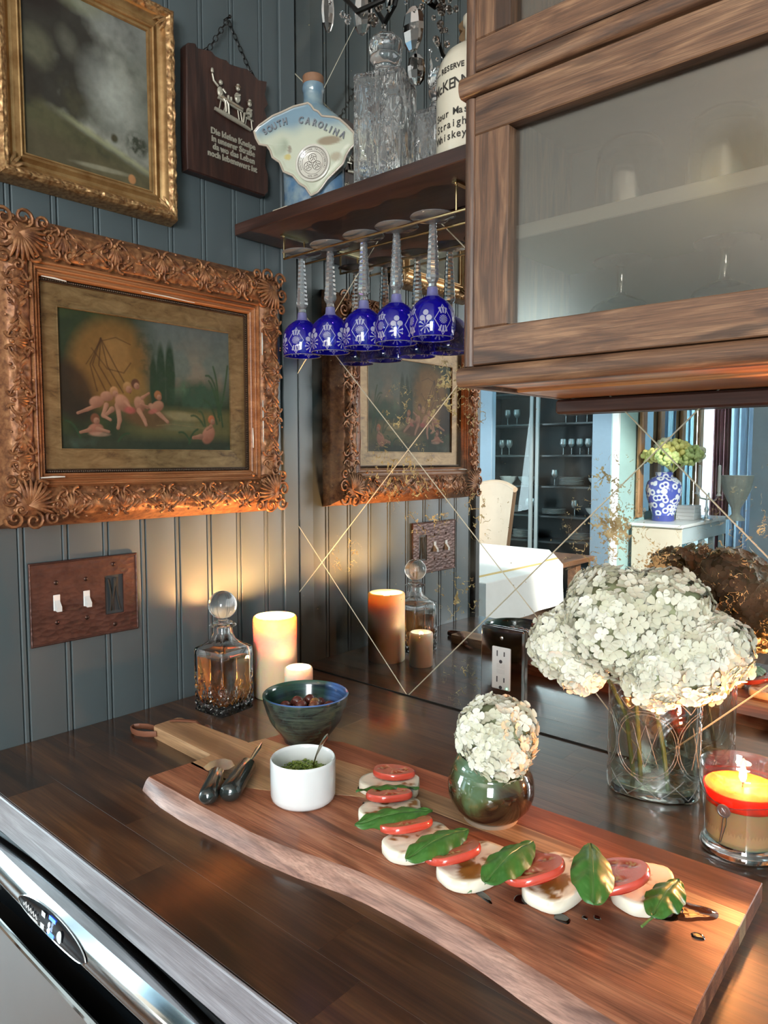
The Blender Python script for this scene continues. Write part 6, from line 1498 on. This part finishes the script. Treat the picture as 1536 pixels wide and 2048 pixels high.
# ------------------------------------------------------------------ wall cabinet
CX0, CX1, CYF = .571, 1.46, -.25
ce = empty('wall_cabinet', (.9, -.125, .5), 0, 'brown oak wall cabinet with glazed doors above the worktop', 'cabinet')
def cbx(name, mat, *a, b=.0012, sm=25, **k): mb = MB().box(*a, b); mb.xf(Matrix.Translation((-.9, .125, -.5))); return mb.build(name, mat, ce, sm, **k)
zt_ = 1.30
cbx('side_panel', M_cabz, CX0, CX0+.014, CYF+.012, -.0022, .5000, zt_); cbx('side_panel', M_cabz, CX1-.014, CX1, CYF+.012, -.0022, .5000, zt_)
cbx('back_panel', M_cabin, CX0+.0145, CX1-.0145, -.010, -.0025, .520, zt_, b=0)
# rounded corner pilasters, two stacked sections
for z0, z1 in ((.524, .8265), (.8510, zt_)):
    MB().lathe([(.0082, z0), (.0082, z1)], 24, c=(CX0+.0085, CYF+.0095, 0)).xf(Matrix.Translation((-.9, .125, -.5))).build('corner_pilaster', M_cabz, ce, 50)
def nose(z0, z1, name):
    pr_ = [(CYF+.010, z0)]+[(CYF-.001-.006*math.sin(a), z0+(z1-z0)*.5-(z1-z0)*.5*math.cos(a)) for a in [PI*q/10 for q in range(11)]]+[(CYF+.010, z1)]
    mb = MB(); n_ = len(pr_); mb.add([(CX0-.001, y_, z_) for y_, z_ in pr_]+[(CX1, y_, z_) for y_, z_ in pr_], [(j, (j+1) % n_, (j+1) % n_+n_, j+n_) for j in range(n_)]+[tuple(range(n_))[::-1], tuple(range(n_, 2*n_))])
    mb.xf(Matrix.Translation((-.9, .125, -.5))); mb.build(name, M_cabx, ce, 40)
nose(.5000, .5225, 'bottom_moulding'); nose(.8275, .8500, 'middle_moulding')
def cab_door(z0, z1, x0=CX0+.0175, x1=1.452, st=.045, rl=.042, top=.042):
    d = 'door'; y0, y1 = CYF, CYF+.020
    de = MB(); 
    root = cbx('door', M_cabx, x0, x1, y0, y1, z0, z0+rl)
    def sub(name, mat, *a, b=.0012):
        mb = MB().box(*a, b); mb.xf(Matrix.Translation((-.9, .125, -.5))); o = mb.build(name, mat, root, 25); return o
    if z1 < 1.0: sub('top_rail', M_cabx, x0, x1, y0, y1, z1-top, z1)
    zz = z1-top-.0002 if z1 < 1.0 else z1
    sub('stile', M_cabz, x0, x0+st, y0, y1, z0+rl+.0002, zz); sub('stile', M_cabz, x1-st, x1, y0, y1, z0+rl+.0002, zz)
    mb = MB().box(x0+st-.003, x1-st+.003, y0+.0125, y0+.0145, z0+rl-.003, zz+.003); mb.xf(Matrix.Translation((-.9, .125, -.5))); mb.build('glass_pane', M_pane, root, 0)
cab_door(.5245, .8255)
cab_door(.8530, zt_-.002, rl=.034)
cbx('inner_shelf', plain('shelf_edge_pale', (.30, .28, .25), .5), CX0+.0148, CX1-.0148, -.205, -.0105, .6720, .6880)
cbx('cabinet_floor', M_shelf, CX0+.0148, CX1-.0148, -.225, -.0105, .5235, .5330, b=0)
cbx('section_floor', M_shelf, CX0+.0148, CX1-.0148, -.225, -.0105, .835, .8450, b=0)
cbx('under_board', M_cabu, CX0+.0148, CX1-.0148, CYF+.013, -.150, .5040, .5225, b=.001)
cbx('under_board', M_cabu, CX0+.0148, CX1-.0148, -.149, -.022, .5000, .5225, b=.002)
cbx('under_rail', M_shelf, CX0+.0010, CX1-.0148, -.021, -.0025, .4790, .4990, b=.003)
# glasses inside, upside-down tumblers and snifters
M_ing = thin_glass('cabinet_glassware', (.80, .80, .79), .03, boost=5.0)
tl_ = empty('tumbler', (.7150, -.115, .6881), 0, 'tall upturned glass tumbler behind the cabinet door, left', 'glass', 'glasses inside the wall cabinet')
MB().lathe([(.0400, 0), (.0405, .01), (.0395, .06), (.0370, .085), (.0300, .0945), (.0150, .097), (.0001, .0972)], 40, disp=lambda t, z, r: .0008*math.cos(t*12) if r > .03 else 0).build('outer_wall', M_ing, tl_, 60)
MB().lathe([(.0370, .0), (.0355, .06), (.0330, .078), (.0001, .082)], 40).build('inner_wall', M_ing, tl_, 60)
dup(tl_, (.8200, -.115, .6881), .3, 'tall upturned glass tumbler behind the cabinet door, right')
sn = empty('snifter', (.7050, -.110, .5332), 0, 'upturned balloon glass on the cabinet floor, left', 'glass', 'balloon glasses inside the wall cabinet')
MB().lathe([(.0330, 0), (.0400, .012), (.0450, .030), (.0440, .048), (.0340, .064), (.0180, .0735), (.0075, .077), (.0055, .082), (.0050, .110), (.0080, .1130), (.0330, .1165), (.0335, .1180), (.0001, .1195)], 40).build('bowl_and_stem', M_ing, sn, 60)
dup(sn, (.8220, -.110, .5332), .2, 'upturned balloon glass on the cabinet floor, right')

# ------------------------------------------------------------------ rooms seen in the mirror
# china cabinet
e = empty('china_cabinet', (-2.2, -4.95, ZF), 0, 'black glazed china cabinet full of white dishes, reflected in the mirror', 'cabinet')
M_blk = plain('black_cabinet_paint', (.018, .020, .022), .45)
def ob(name, mat, *a, b=.003, par=e, off=(-2.2, -4.95, ZF), sm=20):
    mb = MB().box(*a, b); mb.xf(Matrix.Translation((-off[0], -off[1], -off[2]))); return mb.build(name, mat, par, sm)
ob('back_panel', M_blk, -2.80, -1.52, -5.16, -5.14, ZF, 1.25); ob('side_panel', M_blk, -2.82, -2.79, -5.14, -4.80, ZF, 1.25); ob('side_panel', M_blk, -1.54, -1.51, -5.14, -4.80, ZF, 1.25)
for z_ in (ZF+.08, -.55, -.33, -.10, .165, .44, .72, 1.0, 1.23): ob('shelf', plain('dark_shelf', (.06, .07, .075), .3), -2.785, -1.545, -5.135, -4.83, z_-.009, z_+.009)
for x_ in (-2.26, -2.20): ob('door_stile', plain('grey_stile', (.30, .36, .38), .3), x_-.016, x_+.016, -4.82, -4.795, ZF, 1.24)
ob('door_stile', M_blk, -2.79, -2.74, -4.82, -4.795, ZF, 1.24); ob('door_stile', M_blk, -1.59, -1.54, -4.82, -4.795, ZF, 1.24)
MB().box(-.53, -.07, .125, .129, 0, 2.1).build('glass_pane', thin_glass('china_cabinet_glass', (.85, .9, .9), .0), e, 0)
M_china = plain('white_china', (.75, .78, .78), .2)
pl_ = MB().lathe([(.0001, 0), (.05, 0), (.105, .012), (.11, .014), (.105, .016), (.05, .005), (.0001, .004)], 24).build('plate', M_china, smooth=50)
tag(pl_, 'white plate in the stacks inside the china cabinet', 'plate', 'white plates in the china cabinet')
first = True
ord_ = ['bottom plate', 'second plate up', 'third plate up', 'fourth plate up', 'fifth plate up', 'top plate']
for (x_, z_, n_) in ((-1.95, .175, 6), (-2.58, -.09, 5), (-2.12, -.09, 4), (-2.42, -.32, 6), (-1.85, -.32, 5), (-2.1, -.54, 5), (-2.5, -.54, 5)):
    for q in range(n_):
        o = pl_ if first else pl_.copy()
        if not first: COL.objects.link(o)
        first = False; o.location = (x_, -4.98, z_+q*.0125)
        o['label'] = (ord_[q] if q < n_-1 else 'top plate')+', '+{.175: 'upper', -.09: 'middle', -.32: 'lower', -.54: 'lowest'}[z_]+' stack '+('right' if x_ > -2.2 else 'left')+' of the cabinet door stiles'
bw = MB().lathe([(.0001, 0), (.035, 0), (.04, .01), (.075, .05), (.085, .075), (.082, .075), (.07, .05), (.03, .015), (.0001, .012)], 24).build('china_bowl', M_china, smooth=50)
tag(bw, 'white bowl on a shelf of the china cabinet', 'bowl', 'white bowls in the china cabinet')
for i, (x_, z_) in enumerate(((-2.60, .175), (-2.40, .175), (-1.72, -.09), (-2.68, -.32), (-1.70, .175))):
    o = bw if i == 0 else bw.copy()
    if i: COL.objects.link(o)
    o.location = (x_, -4.98, z_)
sg = MB().lathe([(.0001, 0), (.03, 0), (.031, .002), (.004, .006), (.004, .06), (.025, .075), (.035, .10), (.030, .14), (.028, .14), (.032, .10), (.0001, .08)], 16).build('stemmed_glass', plain('silvery_glass', (.55, .60, .62), .12, .7), smooth=50)
tag(sg, 'bright stemmed glass on an upper shelf of the china cabinet', 'glass', 'stemmed glasses in the china cabinet')
k_ = 0
for z_, xs_ in ((.45, (-2.66, -2.58, -2.02, -1.94, -1.86, -1.78, -1.70)), (.73, (-2.6, -2.5, -2.0, -1.9, -1.8)), (-.09, (-2.36, -2.30, -1.90)), (.175, (-2.10,))):
    for x_ in xs_:
        o = sg if k_ == 0 else sg.copy()
        if k_: COL.objects.link(o)
        k_ += 1; o.location = (x_, -4.95, z_)
# dining table with cloth
e = empty('dining_table', (-1.5, -2.55, ZF), 0, 'dining table under a white cloth, reflected in the mirror', 'table')
MB().box(-.64, .64, -.62, .62, .715, .745, .004).build('table_top', M_floor, e, 0)
for sx in (-.55, .55):
    for sy in (-.53, .53): MB().box(sx-.03, sx+.03, sy-.03, sy+.03, 0, .7145, .004).build('leg', M_floor, e, 0)
mcl = NT('white_tablecloth'); tc = mcl.tc(); s3 = mcl.sep(tc)
yl_ = mcl.math('LESS_THAN', mcl.math('ABSOLUTE', mcl.math('SUBTRACT', mcl.math('ABSOLUTE', s3[0]), .57)), .018)
mcl.set(col=mcl.mix(yl_, (.80, .80, .78), (.62, .42, .14)), rough=.8); 
poly = [(-.70, -.67), (.30, -.67), (.70, -.09), (.70, .67), (-.70, .67)]
mb = MB(); np_ = densify(poly, 14); n_ = len(np_); vs = [(x, y_, .0155) for x, y_ in np_]
for z_, k2 in ((.012, 1.006), (-.08, 1.012), (-.20, 1.02)):
    vs += [(x*(k2+(.006*math.sin(i*1.3) if z_ < -.01 else 0)), y_*(k2+(.006*math.sin(i*1.3) if z_ < -.01 else 0)), z_) for i, (x, y_) in enumerate(np_)]
fs = [tuple(range(n_))]+[(r*n_+k2, (r)*n_+(k2+1) % n_, (r+1)*n_+(k2+1) % n_, (r+1)*n_+k2) for r in range(3) for k2 in range(n_)]
cl = MB().add(vs, fs).build('tablecloth', mcl.m, smooth=40, loc=(-1.5, -2.55, -.185)); tag(cl, 'white sunlit tablecloth with a yellow band, reflected in the mirror', 'tablecloth')
# chair
e = empty('dining_chair', (-2.10, -3.50, ZF), R(10), 'cream upholstered dining chair behind the table, reflected in the mirror', 'chair')
M_lea = plain('cream_leather', (.55, .40, .28), .5, nz=.1, nscale=10)
MB().box(-.24, .24, -.24, .24, .42, .50, .02).build('seat', M_lea, e, 40)
MB().grid(lambda u, v: (-.23+.46*u, -.23-.04*math.sin(PI*u)-.10*v, .50+.66*v-.05*(2*u-1)**2*v*v), 12, 12).grid(lambda u, v: (.23-.46*u, -.27-.04*math.sin(PI*u)-.10*v, .50+.66*v-.05*(2*u-1)**2*v*v), 12, 12).tube([(-.23+.46*t, -.25-.04*math.sin(PI*t)-.10, 1.16-.05*(2*t-1)**2) for t in [i/12 for i in range(13)]], .022, 8).build('backrest', M_lea, e, 60)
for sx in (-.21, .21):
    for sy in (-.21, .21): MB().box(sx-.02, sx+.02, sy-.02, sy+.02, 0, .4195, .004).build('leg', M_shelf, e, 0)
# console
e = empty('console_table', (-.97, -4.95, ZF), 0, 'pale blue console table against the dining wall, reflected in the mirror', 'table')
M_con = plain('console_paint', (.50, .62, .68), .4, nz=.1, nscale=5); M_conend = plain('cream_console_end', (.62, .58, .48), .5)
MB().box(-.21, .205, -.56, .545, .82, .845, .006).build('table_top', plain('console_top', (.70, .76, .78), .3), e, 30)
MB().box(-.19, .185, -.53, .50, .70, .8195, .003).build('apron', M_con, e, 0); MB().box(-.19, .185, .5005, .515, .0, .8195, .003).build('end_panel', M_conend, e, 0)
for yy_ in (-.50, -.25, 0, .25): MB().box(.14, .18, yy_-.02, yy_+.02, 0, .6995, .004).build('leg', M_con, e, 0)
MB().box(-.19, .14, -.53, .49, .10, .12, .003).build('lower_shelf', M_con, e, 0)
# blue and white jar
e = empty('ginger_jar', (-1.03, -4.72, -.084), 0, 'blue and white patterned porcelain jar on the console, reflected in the mirror', 'vase')
mbw = NT('blue_white_porcelain'); tc = mbw.tc(); s3 = mbw.sep(tc); vo = mbw.n('TexVoronoi'); vo.inputs['Scale'].default_value = 22; mbw.l(tc, vo.inputs['Vector'])
pt = mbw.ramp(vo.outputs['Distance'], [(.25, (.05, .07, .35)), (.33, (.62, .68, .78)), (.52, (.62, .68, .78)), (.60, (.07, .10, .42))])
foot_ = mbw.math('LESS_THAN', s3[2], .045); mbw.set(col=mbw.mix(foot_, pt, (.06, .08, .32)), rough=.15)
MB().lathe([(.0001, 0), (.082, 0), (.085, .01), (.082, .05), (.10, .10), (.125, .18), (.135, .24), (.125, .30), (.09, .335), (.065, .345), (.065, .375), (.07, .38), (.06, .38), (.0001, .36)], 40).build('jar_body', mbw.m, e, 60)
e = empty('hydrangea_bouquet', (-.955, -4.70, .2985), 0, 'yellow green hydrangeas in the blue and white jar, reflected in the mirror', 'flowers')
rb = random.Random(31); M_yg = [plain('yellow_green_petals', c, .7, nz=.3, nscale=60) for c in ((.80, .74, .26), (.85, .85, .60), (.50, .62, .25))]
for q in range(13):
    a = q*2.4; rr = .19*math.sqrt((q+.3)/13); c = (rr*math.cos(a)*.92, rr*math.sin(a)*1.7, .06+.15*(1-(rr/.22)**2)+rb.uniform(-.02, .03)); mb = MB()
    for j in range(46):
        z_ = rb.uniform(-1, 1); t = rb.uniform(0, 6.28); s_ = math.sqrt(1-z_*z_); mb.ball((c[0]+.062*s_*math.cos(t), c[1]+.062*s_*math.sin(t), c[2]+.055*z_), rb.uniform(.014, .024), 6, 4)
    mb.tube([(0, 0, 0), (c[0]*.5, c[1]*.5, c[2]*.5), c], .005, 5); mb.build('flower_head', M_yg[q % 3], e, 60)
# candelabra and bust
e = empty('candelabra', (-.80, -5.02, -.084), 0, 'silver candelabra with two white candles on the console, reflected in the mirror', 'candelabra')
M_sil = plain('silver', (.7, .74, .76), .2, 1.0)
MB().lathe([(.0001, 0), (.05, 0), (.045, .01), (.015, .02), (.010, .05), (.018, .08), (.008, .11), (.008, .22), (.0001, .23)], 20).tube([(-.075, 0, .22), (-.05, 0, .17), (0, 0, .16), (.05, 0, .17), (.075, 0, .22)], .007, 8).build('branches', M_sil, e)
for x_ in (-.075, .075, ): MB().lathe([(.0001, .20), (.022, .205), (.010, .225), (.0125, .24), (.011, .44), (.0001, .445)], 12, c=(x_, 0, 0)).build('candle', M_china, e)
e = empty('stone_urn', (-.66, -5.25, -.084), 0, 'pale shell shaped urn at the end of the console, reflected in the mirror', 'urn')
MB().lathe([(.0001, 0), (.07, 0), (.06, .02), (.03, .05), (.035, .10), (.07, .17), (.10, .24), (.115, .34), (.12, .36), (.11, .36), (.0001, .30)], 32, disp=lambda t, z, r: .008*math.cos(t*9)*(z/.36)).build('urn_body', plain('pale_stone', (.50, .56, .52), .5, nz=.2, nscale=20), e, 60)
e = empty('book_stack', (-.93, -5.0, -.084), 0, 'stack of pale books beside the jar on the console, reflected in the mirror', 'books')
for q in range(4): MB().box(-.07, .07, -.09+.005*q, .09-.005*q, .0+.028*q, .0275+.028*q, .002).build('book', M_china, e, 20)
# wood framed wall mirror
e = empty('wall_mirror', (-1.2, -5.25, .6), 0, 'large wood framed mirror above the console, reflected in the mirror tiles', 'mirror')
M_wf = wood('honey_frame_wood', (.22, .11, .04), (.36, .19, .08), (.48, .28, .13), 'z', 1.0, .4, rand=0)
MB().box(.002, .012, -.62, .62, -.62, .70).build('mirror_glass', plain('teal_mirror', (.72, .86, .86), .02, 1.0), e, 0)
for yy_ in (-.66, .66, .30, -.2): MB().box(.0125, .045, yy_-.045, yy_+.045, -.66, .75, .008).build('frame_member', M_wf, e, 30)
# curtains
def curtain(name, x0, x1, y_, mat, label):
    mb = MB().grid(lambda u, v: (x0+(x1-x0)*u, y_+.03*math.sin(u*34)+.01*math.sin(u*80+v*2), ZF+.02+(ZC-ZF-.03)*v), 90, 8); o = mb.build(name, mat, smooth=60); tag(o, label, 'curtain')
curtain('curtain', -1.19, -1.02, -6.35, plain('dark_red_curtain', (.10, .03, .035), .8), 'dark red curtain hanging in the far window, reflected in the mirror')
curtain('curtain', -1.02, -.62, -6.30, plain('blue_grey_curtain', (.30, .35, .42), .7), 'blue grey curtain right of the dark red one, reflected in the mirror')
w1 = MB()
for x_ in (-2.45, -1.8, -1.19): w1.box(x_, x_+.04, -6.56, -6.52, -.35, 1.15)
w1.box(-2.45, -1.15, -6.56, -6.52, -.35, -.30).box(-2.45, -1.15, -6.56, -6.52, .40, .43).box(-2.45, -1.15, -6.56, -6.52, 1.10, 1.15)
wf_ = w1.build('window_1', M_white, smooth=0); wf_['kind'] = 'structure'
# kitchen pendant lamp behind the camera, mirrored in the varnish
e = empty('pendant_lamp', (.46, -1.72, 1.22), 0, 'warm pendant lamp over the kitchen floor behind the viewer', 'lamp')
MB().tube([(0, 0, .10), (0, 0, ZC-1.22-.001)], .004, 6).build('cord', M_black, e)
MB().lathe([(.02, .100), (.05, .092), (.095, .045), (.118, -.024), (.116, -.024), (.09, .045), (.045, .088), (.02, .095)], 32).build('lamp_shade', M_brass, e, 60)
MB().ball((0, 0, .050), .026, 16, 12).build('bulb', plain('warm_bulb', (1, .8, .5), .4, emit=(1.0, .62, .26), es=110.0), e, 80)
